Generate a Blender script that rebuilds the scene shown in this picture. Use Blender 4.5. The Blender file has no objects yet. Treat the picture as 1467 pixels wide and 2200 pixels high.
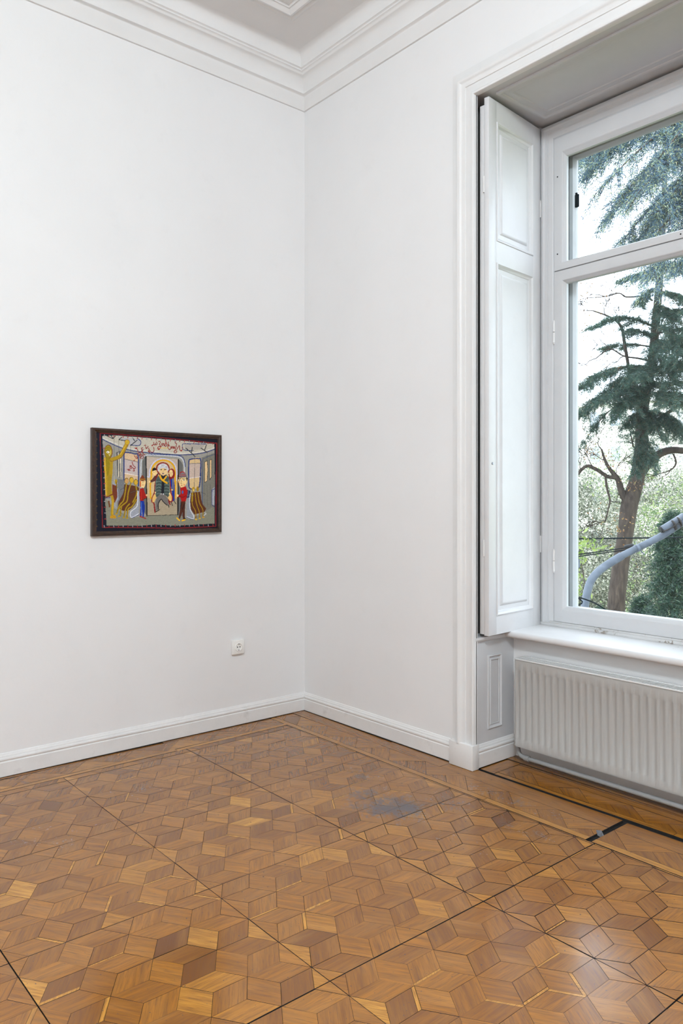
import bpy, bmesh, math, random
import numpy as np
from mathutils import Vector, Matrix
random.seed(7); rng = np.random.default_rng(7)
scene = bpy.context.scene
col = scene.collection

# ------------------------------------------------------------------ camera
F_PX, CX, HZ, CAM_H = 1655.0, 733.5, 1068.0, 1.5      # focal length, centre column and horizon row in a 1467 x 2200 frame
YAW = math.atan2(0.76639, 0.64238)
CAM = np.array([4.3140, -3.2727, CAM_H])
FWD = np.array([-math.sin(YAW), math.cos(YAW), 0.0]); RGT = np.array([math.cos(YAW), math.sin(YAW), 0.0])
cam_d = bpy.data.cameras.new('camera'); cam = bpy.data.objects.new('camera', cam_d); col.objects.link(cam)
cam_d.sensor_fit = 'HORIZONTAL'; cam_d.sensor_width = 36.0; cam_d.lens = 36.0 * F_PX / 1467.0
cam_d.shift_y = -(1100.0 - HZ) / 1467.0
cam_d.clip_start = 0.05; cam_d.clip_end = 400
cam.location = CAM; cam.rotation_euler = (math.pi / 2, 0, YAW)
scene.camera = cam
def at(px, py, d):            # a point of the garden at forward distance d (metres)
    return CAM + d * (FWD + (px - CX) / F_PX * RGT) + np.array([0, 0, -(py - HZ) / F_PX * d])

# ------------------------------------------------------------------ world, sun, exposure
SKY_STRENGTH = 5.3
SUN_STRENGTH = 3.2
LAMP_POWER = 570.0
w = bpy.data.worlds.new('sky'); scene.world = w; w.use_nodes = True
bg = w.node_tree.nodes['Background']; bg.inputs[0].default_value = (0.86, 0.915, 1.0, 1); bg.inputs[1].default_value = SKY_STRENGTH
sun_d = bpy.data.lights.new('sun', 'SUN'); sun_d.energy = SUN_STRENGTH; sun_d.angle = math.radians(6); sun_d.color = (1, 0.95, 0.88)
sun = bpy.data.objects.new('sun', sun_d); col.objects.link(sun); sun.location = (0, -30, 40)
sun.rotation_euler = Vector((0.62, -0.75, 0.72)).to_track_quat('Z', 'Y').to_euler()   # low behind the house, onto the garden
vs = scene.view_settings
vs.view_transform = 'Standard'; vs.look = 'None'; vs.gamma = 1.0; vs.use_curve_mapping = False
vs.exposure = 0.0
scene.cycles.max_bounces = 10; scene.cycles.diffuse_bounces = 7; scene.cycles.glossy_bounces = 4
scene.cycles.transparent_max_bounces = 12; scene.cycles.caustics_reflective = False; scene.cycles.caustics_refractive = False
scene.cycles.sample_clamp_indirect = 6.0
def portal(x0, x1, z0, z1, y):
    d = bpy.data.lights.new('window_portal', 'AREA'); d.shape = 'RECTANGLE'; d.size = x1 - x0; d.size_y = z1 - z0
    d.cycles.is_portal = True
    o = bpy.data.objects.new('window_portal', d); col.objects.link(o)
    o.location = ((x0 + x1) / 2, y, (z0 + z1) / 2); o.rotation_euler = (-math.pi / 2, 0, 0)
portal(1.55, 3.43, 0.72, 3.7, 0.90)
portal(4.75, 6.63, 0.72, 3.7, 0.90)

# ------------------------------------------------------------------ materials
MATS = {}
class NT:
    def __init__(s, name):
        m = bpy.data.materials.new(name); m.use_nodes = True; s.m = m; s.t = m.node_tree
        for n in list(s.t.nodes): s.t.nodes.remove(n)
        s.out = s.t.nodes.new('ShaderNodeOutputMaterial'); MATS[name] = m
    def n(s, kind, **kw):
        nd = s.t.nodes.new('ShaderNode' + kind)
        ins = kw.pop('ins', {})
        for k, v in kw.items(): setattr(nd, k, v)
        for k, v in ins.items():
            sock = nd.inputs[k]
            if isinstance(v, bpy.types.NodeSocket): s.t.links.new(v, sock)
            else: sock.default_value = v
        return nd
    def noise(s, vec, scale, detail=4, rough=0.6, dist=0.0):
        return s.n('TexNoise', ins={'Vector': vec, 'Scale': scale, 'Detail': detail, 'Roughness': rough, 'Distortion': dist}).outputs[0]
    def map(s, vec, scale=(1, 1, 1), loc=(0, 0, 0)):
        return s.n('Mapping', ins={'Vector': vec, 'Scale': scale, 'Location': loc}).outputs[0]
    def rng(s, v, a, b, c=0.0, d=1.0):
        return s.n('MapRange', ins={0: v, 1: a, 2: b, 3: c, 4: d}).outputs[0]
    def math(s, op, a, b=0.0):
        return s.n('Math', operation=op, ins={0: a, 1: b}).outputs[0]
    def mix(s, fac, a, b, mode='MIX'):
        nd = s.n('Mix', data_type='RGBA', blend_type=mode)
        for idx, v in ((0, fac), (6, a), (7, b)):
            if isinstance(v, bpy.types.NodeSocket): s.t.links.new(v, nd.inputs[idx])
            else: nd.inputs[idx].default_value = v
        return nd.outputs[2]
    def ramp(s, v, stops):
        nd = s.n('ValToRGB', ins={0: v}); e = nd.color_ramp.elements
        while len(e) < len(stops): e.new(0.5)
        for el, (p, c) in zip(e, stops): el.position = p; el.color = (*c, 1) if len(c) == 3 else c
        return nd.outputs[0]
    def bump(s, h, strength, dist=0.002):
        return s.n('Bump', ins={'Height': h, 'Strength': strength, 'Distance': dist}).outputs[0]
    def bsdf(s, color, rough=0.5, metal=0.0, spec=0.5, normal=None, extra=None):
        nd = s.n('BsdfPrincipled', ins={'Base Color': color, 'Roughness': rough, 'Metallic': metal, 'Specular IOR Level': spec})
        if normal is not None: s.t.links.new(normal, nd.inputs['Normal'])
        for k, v in (extra or {}).items(): nd.inputs[k].default_value = v
        s.t.links.new(nd.outputs[0], s.out.inputs[0]); return nd
    def obj(s): return s.n('TexCoord').outputs['Object']
    def pos(s): return s.n('NewGeometry').outputs['Position']

def paint(name, c, rough=0.5, var=0.06, bump=0.15, scale=2.0, spec=0.35, chips=0.0, grime=0.0):
    t = NT(name); p = t.pos()
    a = t.noise(p, scale, 5); b = t.noise(p, 40, 3)
    f = t.rng(a, 0.3, 0.7)
    colr = t.mix(f, (*[x * (1 - var) for x in c], 1), (*c, 1))
    if grime:
        g = t.rng(t.noise(p, 7.0, 8, 0.7), 0.58, 0.75)
        colr = t.mix(t.math('MULTIPLY', g, grime), colr, (0.33, 0.31, 0.29, 1))
    if chips:
        ch = t.rng(t.noise(p, 28, 5, 0.65), 0.66 - chips, 0.672 - chips)
        ch2 = t.rng(t.noise(p, 4.0, 2), 0.55, 0.6)
        colr = t.mix(t.math('MULTIPLY', ch, ch2), colr, (0.28, 0.25, 0.22, 1))
    h = t.math('ADD', t.math('MULTIPLY', a, 2.0), t.math('MULTIPLY', b, 0.4))
    t.bsdf(colr, rough, spec=spec, normal=t.bump(h, bump, 0.004))
paint('wall_paint', (0.75, 0.75, 0.75), 0.62, 0.035, 0.22, 1.6, 0.25, grime=0.05)
paint('ceiling_paint', (0.74, 0.74, 0.735), 0.7, 0.05, 0.12, 2.5, 0.2)
paint('trim_paint', (0.71, 0.71, 0.705), 0.42, 0.05, 0.10, 5.0, 0.4, grime=0.10)
paint('joinery_shaded_paint', (0.56, 0.565, 0.575), 0.42, 0.05, 0.10, 5.0, 0.4, grime=0.10)  # darker copy of trim paint, with the bay's backlit shade in its colour
paint('worn_trim_paint', (0.66, 0.66, 0.665), 0.40, 0.06, 0.14, 6.0, 0.4, chips=0.02, grime=0.12)
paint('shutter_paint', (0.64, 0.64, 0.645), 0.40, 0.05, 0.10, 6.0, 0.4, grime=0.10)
paint('pipe_shaded_paint', (0.30, 0.30, 0.295), 0.5, 0.1, 0.05, 20.0, 0.3, grime=0.3)  # pipe's white darkened; the shadow beneath the radiator is in the colour
paint('base_paint', (0.74, 0.735, 0.725), 0.42, 0.08, 0.14, 7.0, 0.4, chips=0.0, grime=0.42)
paint('radiator_shaded_enamel', (0.41, 0.405, 0.39), 0.38, 0.04, 0.03, 4.0, 0.45, grime=0.10)  # white enamel darkened, the niche's shading put into its colour
paint('grille_paint', (0.74, 0.75, 0.75), 0.4, 0.05, 0.02, 9.0, 0.4)
paint('socket_plastic', (0.80, 0.79, 0.76), 0.3, 0.02, 0.0, 9.0, 0.5)
paint('plaster_grey', (0.62, 0.62, 0.61), 0.7, 0.12, 0.25, 8.0, 0.2, grime=0.25)
paint('hinge_paint', (0.74, 0.74, 0.73), 0.45, 0.06, 0.05, 30.0, 0.4, chips=0.03)
paint('outer_frame_shade_grey', (0.045, 0.055, 0.065), 0.5, 0.25, 0.2, 30.0, 0.3)  # grey frame paint, made darker with the shadow between the two sashes
paint('recess_shade_grey', (0.09, 0.09, 0.085), 0.9, 0.2, 0.1, 8.0, 0.1)  # dark tone carries the shade of deep recesses
paint('peeling_paint', (0.60, 0.60, 0.60), 0.6, 0.1, 0.3, 9.0, 0.3, chips=0.09, grime=0.4)
paint('gap_dark', (0.022, 0.021, 0.02), 0.9, 0.2, 0.1, 8.0, 0.1)
paint('black_rubber', (0.008, 0.008, 0.009), 0.6, 0.2, 0.05, 40.0, 0.3)
paint('facade_plaster', (0.72, 0.70, 0.66), 0.8, 0.08, 0.2, 2.0, 0.1)
paint('far_facade', (0.86, 0.84, 0.80), 0.8, 0.05, 0.0, 0.3, 0.1)
paint('far_window', (0.28, 0.31, 0.36), 0.3, 0.1, 0.0, 0.3, 0.4)
paint('far_roof', (0.45, 0.33, 0.27), 0.8, 0.1, 0.0, 0.3, 0.1)
paint('pole_paint', (0.115, 0.132, 0.165), 0.5, 0.35, 0.3, 14.0, 0.3, grime=0.45)
paint('cable_black', (0.008, 0.012, 0.014), 0.7, 0.2, 0.0, 40.0, 0.06)
paint('strap_brown', (0.02, 0.015, 0.012), 0.6, 0.3, 0.1, 40.0, 0.3)
paint('asphalt', (0.16, 0.165, 0.175), 0.9, 0.25, 0.1, 2.0, 0.1)
paint('soil', (0.42, 0.36, 0.27), 0.9, 0.35, 0.2, 0.8, 0.1)
paint('pale_path', (0.72, 0.60, 0.52), 0.9, 0.2, 0.1, 1.5, 0.1)

def metal(name, c, rough):
    t = NT(name); t.bsdf((*c, 1), rough, metal=1.0)
metal('bare_metal', (0.22, 0.225, 0.24), 0.4)

t = NT('oak_parquet')
uv = t.n('UVMap', uv_map='grain').outputs[0]; p = t.pos()
tint = t.n('Attribute', attribute_name='tint').outputs['Fac']
g1 = t.noise(t.map(uv, (5, 60, 1)), 1.0, 6, 0.62, 0.4)
g2 = t.noise(t.map(uv, (12, 260, 1)), 1.0, 3, 0.6)
g3 = t.noise(t.map(uv, (1.6, 9, 1)), 1.0, 3, 0.5, 0.6)
base = t.ramp(tint, [(0.0, (0.130, 0.043, 0.006)), (0.35, (0.230, 0.084, 0.008)), (0.7, (0.325, 0.124, 0.010)), (1.0, (0.53, 0.245, 0.034))])
base = t.mix(t.rng(g1, 0.38, 0.72, 0.0, 0.68), base, (0.125, 0.046, 0.010, 1))
base = t.mix(t.rng(g3, 0.45, 0.75, 0.0, 0.4), base, (0.42, 0.195, 0.042, 1))
base = t.mix(t.rng(g2, 0.50, 0.66, 0.0, 0.62), base, (0.13, 0.05, 0.016, 1))
sx = t.n('SeparateXYZ', ins={0: p})
def blob(cx, cy, rx, ry):
    dx = t.math('DIVIDE', t.math('SUBTRACT', sx.outputs[0], cx), rx); dy = t.math('DIVIDE', t.math('SUBTRACT', sx.outputs[1], cy), ry)
    return t.rng(t.math('ADD', t.math('MULTIPLY', dx, dx), t.math('MULTIPLY', dy, dy)), 0.0, 1.0, 1.0, 0.0)
m = blob(1.58, -0.70, 0.36, 0.24)
for b in ((1.78, -0.47, 0.26, 0.18, 0.6), (1.20, -0.52, 0.22, 0.16, 0.5), (2.05, -0.75, 0.25, 0.12, 0.5), (2.2, -0.42, 0.35, 0.10, 0.55), (1.95, -0.17, 0.5, 0.10, 0.6), (0.62, -1.55, 0.35, 0.4, 0.35), (0.9, -2.1, 0.3, 0.4, 0.4)):
    m = t.math('MAXIMUM', m, t.math('MULTIPLY', blob(*b[:4]), b[4]))
sc = t.noise(p, 60, 6, 0.8); sl = t.noise(p, 7, 5, 0.7)
mix_s = t.math('ADD', t.math('MULTIPLY', sc, 0.55), t.math('MULTIPLY', sl, 0.45))
thr = t.math('SUBTRACT', 0.625, t.math('MULTIPLY', m, 0.20))
st = t.rng(t.math('SUBTRACT', mix_s, thr), 0.0, 0.07)
base = t.mix(t.math('MULTIPLY', st, t.rng(m, 0.0, 0.6, 0.30, 0.88)), base, (0.070, 0.066, 0.078, 1))
scr = t.rng(t.noise(t.map(p, (18, 160, 1)), 1.0, 4, 0.7, 0.8), 0.67, 0.74, 0.0, 0.25)
base = t.mix(scr, base, (0.11, 0.075, 0.06, 1))
specks = t.rng(t.noise(p, 95, 2, 0.4), 0.735, 0.75)
base = t.mix(specks, base, (0.06, 0.045, 0.045, 1))
rough = t.math('ADD', t.rng(t.noise(p, 5, 5, 0.6), 0.3, 0.7, 0.16, 0.25), t.math('MULTIPLY', st, 0.15))
hb = t.math('ADD', t.math('MULTIPLY', g1, 0.5), t.math('MULTIPLY', g2, 0.25))
t.bsdf(base, rough, spec=0.5, extra={'IOR': 1.52, 'Coat Weight': 0.22, 'Coat Roughness': 0.12, 'Coat IOR': 1.5}, normal=t.bump(t.math('ADD', hb, t.math('MULTIPLY', t.noise(p, 12, 2), 0.3)), 0.08, 0.001))

t = NT('frame_wood'); o = t.obj()
n1 = t.noise(t.map(o, (9, 9, 9)), 6.0, 6, 0.65, 1.0)
t.bsdf(t.ramp(n1, [(0.3, (0.012, 0.006, 0.004)), (0.6, (0.045, 0.020, 0.010)), (0.8, (0.10, 0.045, 0.02))]), 0.33, spec=0.45, normal=t.bump(n1, 0.3, 0.002))
t = NT('canvas_paint')
ca = t.n('Attribute', attribute_name='paint').outputs['Color']
t.bsdf(ca, 0.6, spec=0.15, normal=t.bump(t.noise(t.obj(), 300, 3), 0.25, 0.001))

t = NT('window_glass')
fr = t.math('ADD', t.math('MULTIPLY', t.math('POWER', t.n('LayerWeight', ins={'Blend': 0.5}).outputs['Facing'], 5.0), 0.6), 0.009)
tr = t.n('BsdfTransparent', ins={'Color': (0.965, 0.985, 0.99, 1)}); gl = t.n('BsdfGlossy', ins={'Roughness': 0.02})
mx = t.n('MixShader', ins={0: fr, 1: tr.outputs[0], 2: gl.outputs[0]}); t.t.links.new(mx.outputs[0], t.out.inputs[0])

def leaf(name, stops, trans=0.35, rough=0.6, k=0.5):
    stops = [(p_, tuple(x * k for x in c_)) for p_, c_ in stops]
    t = NT(name); r = t.n('NewGeometry').outputs['Random Per Island']
    c = t.ramp(r, stops)
    d = t.n('BsdfDiffuse', ins={'Color': c}); tl = t.n('BsdfTranslucent', ins={'Color': c}); g = t.n('BsdfGlossy', ins={'Roughness': 0.5, 'Color': (1, 1, 1, 1)})
    a = t.n('MixShader', ins={0: trans, 1: d.outputs[0], 2: tl.outputs[0]})
    b = t.n('MixShader', ins={0: 0.04, 1: a.outputs[0], 2: g.outputs[0]}); t.t.links.new(b.outputs[0], t.out.inputs[0])
leaf('cedar_needles', [(0.0, (0.028, 0.085, 0.075)), (0.5, (0.05, 0.135, 0.10)), (0.85, (0.09, 0.20, 0.115)), (1.0, (0.26, 0.20, 0.10))])
leaf('blue_haze_needles', [(0.0, (0.02, 0.05, 0.105)), (0.4, (0.05, 0.105, 0.165)), (0.65, (0.10, 0.17, 0.16)), (0.86, (0.24, 0.29, 0.16)), (1.0, (0.40, 0.40, 0.20))], k=1.0)  # blue needles, with sky haze added into their colour
leaf('conifer_needles', [(0.0, (0.012, 0.05, 0.036)), (0.5, (0.025, 0.095, 0.06)), (0.9, (0.07, 0.17, 0.08)), (1.0, (0.13, 0.22, 0.09))])
leaf('sage_leaves', [(0.0, (0.06, 0.08, 0.055)), (0.3, (0.21, 0.235, 0.165)), (0.7, (0.41, 0.42, 0.335)), (1.0, (0.70, 0.66, 0.57))], k=0.85)
leaf('green_leaves', [(0.0, (0.08, 0.14, 0.05)), (0.5, (0.20, 0.29, 0.10)), (1.0, (0.42, 0.46, 0.20))], k=0.8)
leaf('autumn_leaves', [(0.0, (0.16, 0.075, 0.03)), (0.45, (0.34, 0.155, 0.05)), (0.8, (0.42, 0.25, 0.075)), (1.0, (0.34, 0.32, 0.10))], k=0.62)
leaf('lime_leaves', [(0.0, (0.20, 0.34, 0.05)), (1.0, (0.50, 0.60, 0.14))], k=0.5)
t = NT('bark'); o = t.pos()
n1 = t.noise(t.map(o, (9, 9, 2.2)), 2.0, 8, 0.7, 0.6)
t.bsdf(t.ramp(n1, [(0.3, (0.018, 0.014, 0.012)), (0.55, (0.055, 0.042, 0.034)), (0.8, (0.13, 0.10, 0.075))]), 0.85, spec=0.15, normal=t.bump(n1, 0.8, 0.02))
t = NT('grass_ground'); o = t.pos()
n1 = t.noise(o, 0.6, 6, 0.7)
t.bsdf(t.ramp(n1, [(0.3, (0.10, 0.14, 0.05)), (0.5, (0.26, 0.29, 0.12)), (0.75, (0.50, 0.45, 0.28))]), 0.9, spec=0.1)

# ------------------------------------------------------------------ mesh helpers
ORG = {}                                  # world origin of each object
def finish(o, loc, parent, label, cat, group, kind):
    col.objects.link(o)
    L = np.array(loc, float)
    if parent is not None:
        o.parent = parent; o.location = L - ORG[parent.name]
    else: o.location = L
    ORG[o.name] = L
    if label: o['label'] = label
    if cat: o['category'] = cat
    if group: o['group'] = group
    if kind: o['kind'] = kind
    return o
def empty(name, loc, label=None, cat=None, group=None, kind=None, parent=None):
    o = bpy.data.objects.new(name, None); o.empty_display_size = 0.1
    return finish(o, loc, parent, label, cat, group, kind)
class MB:
    def __init__(s): s.v = []; s.f = []
    def add(s, V, F):
        b = len(s.v); s.v.extend([tuple(map(float, x)) for x in V]); s.f.extend([tuple(b + i for i in f) for f in F]); return s
    def box(s, x0, x1, y0, y1, z0, z1, c=0.0):
        if x0 > x1: x0, x1 = x1, x0
        if y0 > y1: y0, y1 = y1, y0
        if z0 > z1: z0, z1 = z1, z0
        if c <= 0:
            V = [(x, y, z) for z in (z0, z1) for y in (y0, y1) for x in (x0, x1)]
            return s.add(V, [(0, 2, 3, 1), (4, 5, 7, 6), (0, 1, 5, 4), (2, 6, 7, 3), (0, 4, 6, 2), (1, 3, 7, 5)])
        bm = bmesh.new(); bmesh.ops.create_cube(bm, size=1.0)
        for v in bm.verts: v.co = ((x0 + x1) / 2 + v.co.x * (x1 - x0), (y0 + y1) / 2 + v.co.y * (y1 - y0), (z0 + z1) / 2 + v.co.z * (z1 - z0))
        bmesh.ops.bevel(bm, geom=list(bm.edges), offset=c, segments=2, affect='EDGES', profile=0.5)
        bm.verts.index_update()
        s.add([v.co for v in bm.verts], [[v.index for v in f.verts] for f in bm.faces]); bm.free(); return s
    def sweep(s, stations, prof, closed=False, caps=False, loop=False):
        """stations: (P, A, N); a profile point (w, h) lies at P + w*A + h*N"""
        n, k = len(stations), len(prof); V = []
        for P, A, N in stations:
            P, A, N = map(np.array, (P, A, N))
            for (w_, h_) in prof: V.append(P + w_ * A + h_ * N)
        Fs = []
        for i in range(n if closed else n - 1):
            j = (i + 1) % n
            for q in range(k if loop else k - 1):
                r = (q + 1) % k
                Fs.append((i * k + q, j * k + q, j * k + r, i * k + r))
        if caps and not closed:
            Fs.append(tuple(range(k))); Fs.append(tuple((n - 1) * k + q for q in reversed(range(k))))
        return s.add(V, Fs)
    def tube(s, pts, rad, seg=10, caps=True):
        pts = [np.array(p, float) for p in pts]; n = len(pts)
        rad = [rad] * n if np.isscalar(rad) else list(rad)
        V = []; prev = None
        for i, p in enumerate(pts):
            d = pts[min(i + 1, n - 1)] - pts[max(i - 1, 0)]; d = d / (np.linalg.norm(d) + 1e-12)
            if prev is None:
                a = np.cross(d, (0, 0, 1.0)) if abs(d[2]) < 0.9 else np.cross(d, (1.0, 0, 0))
            else: a = prev - d * (prev @ d)
            a = a / (np.linalg.norm(a) + 1e-12); prev = a; b = np.cross(d, a)
            for q in range(seg):
                th = 2 * math.pi * q / seg; V.append(p + rad[i] * (math.cos(th) * a + math.sin(th) * b))
        Fs = [(i * seg + q, i * seg + (q + 1) % seg, (i + 1) * seg + (q + 1) % seg, (i + 1) * seg + q) for i in range(n - 1) for q in range(seg)]
        if caps: Fs.append(tuple(reversed(range(seg)))); Fs.append(tuple((n - 1) * seg + q for q in range(seg)))
        return s.add(V, Fs)
    def build(s, name, mat, parent=None, loc=None, smooth=False, label=None, cat=None, group=None, kind=None, xf=None, recalc=True):
        if loc is None: loc = ORG[parent.name] if parent is not None else np.zeros(3)
        V = np.array(s.v, float)
        if xf is not None: V = xf(V)
        me = bpy.data.meshes.new(name); me.from_pydata((V - np.array(loc)).tolist(), [], s.f)
        if recalc:
            bm = bmesh.new(); bm.from_mesh(me); bmesh.ops.recalc_face_normals(bm, faces=bm.faces); bm.to_mesh(me); bm.free()
        me.materials.append(MATS[mat])
        if smooth:
            me.shade_smooth()
            if smooth != 'full': me.set_sharp_from_angle(angle=math.radians(38))
        me.update()
        return finish(bpy.data.objects.new(name, me), loc, parent, label, cat, group, kind)
def fine(path, n=6):           # Catmull-Rom through points (rows may carry extra columns)
    P = np.array(path, float); out = []
    for i in range(len(P) - 1):
        p0, p1, p2, p3 = P[max(i - 1, 0)], P[i], P[i + 1], P[min(i + 2, len(P) - 1)]
        for k in range(n):
            t_ = k / n
            out.append(0.5 * ((2 * p1) + (-p0 + p2) * t_ + (2 * p0 - 5 * p1 + 4 * p2 - p3) * t_ ** 2 + (-p0 + 3 * p1 - 3 * p2 + p3) * t_ ** 3))
    out.append(P[-1]); return np.array(out)

# ------------------------------------------------------------------ room shell
RX, RY, ZC = 7.3, -6.2, 4.52                 # far side wall, rear wall, ceiling height
WX, WY = -0.02, 0.02                         # faces of the left wall and of the window wall
OUT = 0.86                                   # outer face of the window wall
WIN = (0.0, 3.2)                             # offsets of the two windows along the wall
MC = 2.49                                    # centre line of the first window
S = 'structure'
MB().box(-0.35, WX, RY - 0.3, OUT, -0.12, 4.75).build('wall_left', 'wall_paint', kind=S)
MB().box(RX, RX + 0.3, RY - 0.3, OUT, -0.12, 4.75).build('wall_side', 'wall_paint', kind=S)
MB().box(WX, RX, RY - 0.3, RY, -0.12, 4.75).build('wall_rear', 'wall_paint', kind=S)
MB().box(-0.35, RX + 0.3, RY - 0.3, OUT, ZC, 4.75).build('ceiling', 'ceiling_paint', kind=S)
mb = MB(); xs = WX
for dx in WIN:
    a, b = 1.45 + dx, 3.53 + dx
    mb.box(xs, a, WY, OUT, -0.12, ZC)                       # pier
    mb.box(a, b, WY, OUT, 3.74, ZC)                         # lintel
    mb.box(a, b, 0.371, OUT, -0.12, 0.695)                  # apron behind the radiator
    mb.box(a, 1.56 + dx, 0.67, OUT, 0.695, 3.74); mb.box(3.42 + dx, b, 0.67, OUT, 0.695, 3.74)
    mb.box(1.56 + dx, 3.42 + dx, 0.67, OUT, 3.66, 3.74)
    xs = b
mb.box(xs, RX, WY, OUT, -0.12, ZC)
mb.build('wall_right', 'wall_paint', kind=S)

# cornice and ceiling moulding
ring = [((WX, WY, 0), (1, -1, 0)), ((RX, WY, 0), (-1, -1, 0)), ((RX, RY, 0), (-1, 1, 0)), ((WX, RY, 0), (1, 1, 0))]
def room_ring(off=0.0, z=0.0, n=(0, 0, 1)):
    return [(np.array(P) + off * np.array(A) + np.array((0, 0, z)), A, n) for P, A in ring]
prof = [(0, 4.2145), (0.012, 4.2155), (0.014, 4.219), (0.014, 4.310), (0.017, 4.314), (0.024, 4.316), (0.030, 4.321)]
for k in range(7):                          # cove
    th = math.pi / 2 * k / 6
    prof.append((0.034 + 0.052 * (1 - math.cos(th)), 4.322 + 0.088 * math.sin(th)))
prof += [(0.089, 4.412), (0.092, 4.419), (0.099, 4.424), (0.107, 4.426), (0.109, 4.433), (0.116, 4.437), (0.121, 4.438), (0.122, 4.446)]
for k in range(6):
    th = math.pi / 2 * k / 5
    prof.append((0.122 + 0.050 * (1 - math.cos(th)), 4.446 + 0.074 * math.sin(th)))
MB().sweep(room_ring(), prof, closed=True).build('trim_1', 'ceiling_paint', kind=S, smooth=True)
prof = [(0, 0), (0.006, 0.012), (0.022, 0.020), (0.036, 0.012), (0.040, 0.010), (0.050, 0.022), (0.066, 0.026), (0.080, 0.018), (0.092, 0.010), (0.104, 0.012), (0.110, 0.0)]
MB().sweep(room_ring(0.395, ZC, (0, 0, -1)), prof, closed=True).build('trim_2', 'ceiling_paint', kind=S, smooth=True)
prof = [(0, 0), (0.004, 0.010), (0.014, 0.012), (0.020, 0.004), (0.03, 0.006), (0.04, 0.0)]
MB().sweep(room_ring(0.56, ZC, (0, 0, -1)), prof, closed=True).build('trim_3', 'ceiling_paint', kind=S, smooth=True)

# baseboards: (height, projection)
BP = [(0.0035, 0.0), (0.0035, 0.018), (0.006, 0.020), (0.080, 0.020), (0.083, 0.016), (0.087, 0.016), (0.090, 0.019), (0.097, 0.020), (0.102, 0.018), (0.104, 0.012), (0.113, 0.011), (0.117, 0.007), (0.124, 0.005), (0.127, 0.0)]
def along(P0, P1, nrm, mitre0=0.0, mitre1=0.0):
    """wall-foot line; profile w = height, h = projection along nrm (mitre slides the end along the line)"""
    P0, P1, nrm = map(lambda a: np.array(a, float), (P0, P1, nrm)); d = (P1 - P0) / np.linalg.norm(P1 - P0)
    return [(P0, (0, 0, 1), nrm + mitre0 * d), (P1, (0, 0, 1), nrm + mitre1 * d)]
bl = MB().sweep(along((WX, WY, 0), (WX, RY, 0), (1, 0, 0), 1.0, -1.0), BP).build('baseboard_left', 'base_paint', kind=S, smooth=True)
MB().box(WX, WX + 0.016, RY, WY, -0.01, 0.0036).build('foot_gap', 'gap_dark', bl)
mb = MB().sweep(along((WX, WY, 0), (1.385, WY, 0), (0, -1, 0), 1.0), BP)
mb.sweep(along((3.595, WY, 0), (4.585, WY, 0), (0, -1, 0)), BP); mb.sweep(along((6.795, WY, 0), (RX, WY, 0), (0, -1, 0), 0, -1.0), BP)
brd = mb.build('baseboard_right', 'base_paint', kind=S, smooth=True)
MB().box(WX, 1.378, WY - 0.016, WY, -0.01, 0.0036).build('foot_gap', 'gap_dark', brd)
mb = MB().sweep(along((WX, RY, 0), (RX, RY, 0), (0, 1, 0), 1.0, -1.0), BP).sweep(along((RX, RY, 0), (RX, WY, 0), (-1, 0, 0), 1.0, -1.0), BP)
mb.build('baseboard_rear', 'base_paint', kind=S, smooth=True)

# ------------------------------------------------------------------ window bays
ARCH = [(0.0, -0.01), (0.0, 0.022), (0.003, 0.027), (0.008, 0.029), (0.014, 0.027), (0.017, 0.021), (0.020, 0.020), (0.056, 0.022), (0.058, 0.027), (0.066, 0.029),
        (0.074, 0.031), (0.083, 0.037), (0.092, 0.045), (0.098, 0.047), (0.104, 0.046), (0.108, 0.040), (0.110, 0.014), (0.112, 0.012), (0.164, 0.010), (0.167, 0.0)]
def ring_st(x0, x1, z0, z1, y, Wl, Wr, Wb, Wt):
    N = (0, -1, 0)
    return [((x0, y, z0), (Wl, 0, Wb), N), ((x1, y, z0), (-Wr, 0, Wb), N), ((x1, y, z1), (-Wr, 0, -Wt), N), ((x0, y, z1), (Wl, 0, -Wt), N)]
SASH = [(0, -0.025), (0, 0.018), (0.02, 0.020), (0.74, 0.020), (0.80, 0.017), (0.84, 0.010), (0.90, 0.007), (0.97, -0.004), (1.0, -0.006), (1.0, -0.025)]
PANEL = [(0, 0), (0.002, 0.007), (0.008, 0.009), (0.014, 0.006), (0.018, 0.001), (0.028, -0.001), (0.034, 0.003), (0.040, 0.003), (0.044, 0.0)]
def hinge(parent, x, y, z, h):
    mb = MB().tube([(x, y, z - h / 2), (x, y, z - 0.002)], 0.0075, 10).tube([(x, y, z + 0.002), (x, y, z + h / 2)], 0.0075, 10)
    mb.tube([(x, y, z + h / 2), (x, y, z + h / 2 + 0.008)], 0.004, 8).tube([(x, y, z - h / 2 - 0.008), (x, y, z - h / 2)], 0.004, 8)
    mb.build('hinge', 'hinge_paint', parent, smooth=True)
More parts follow.
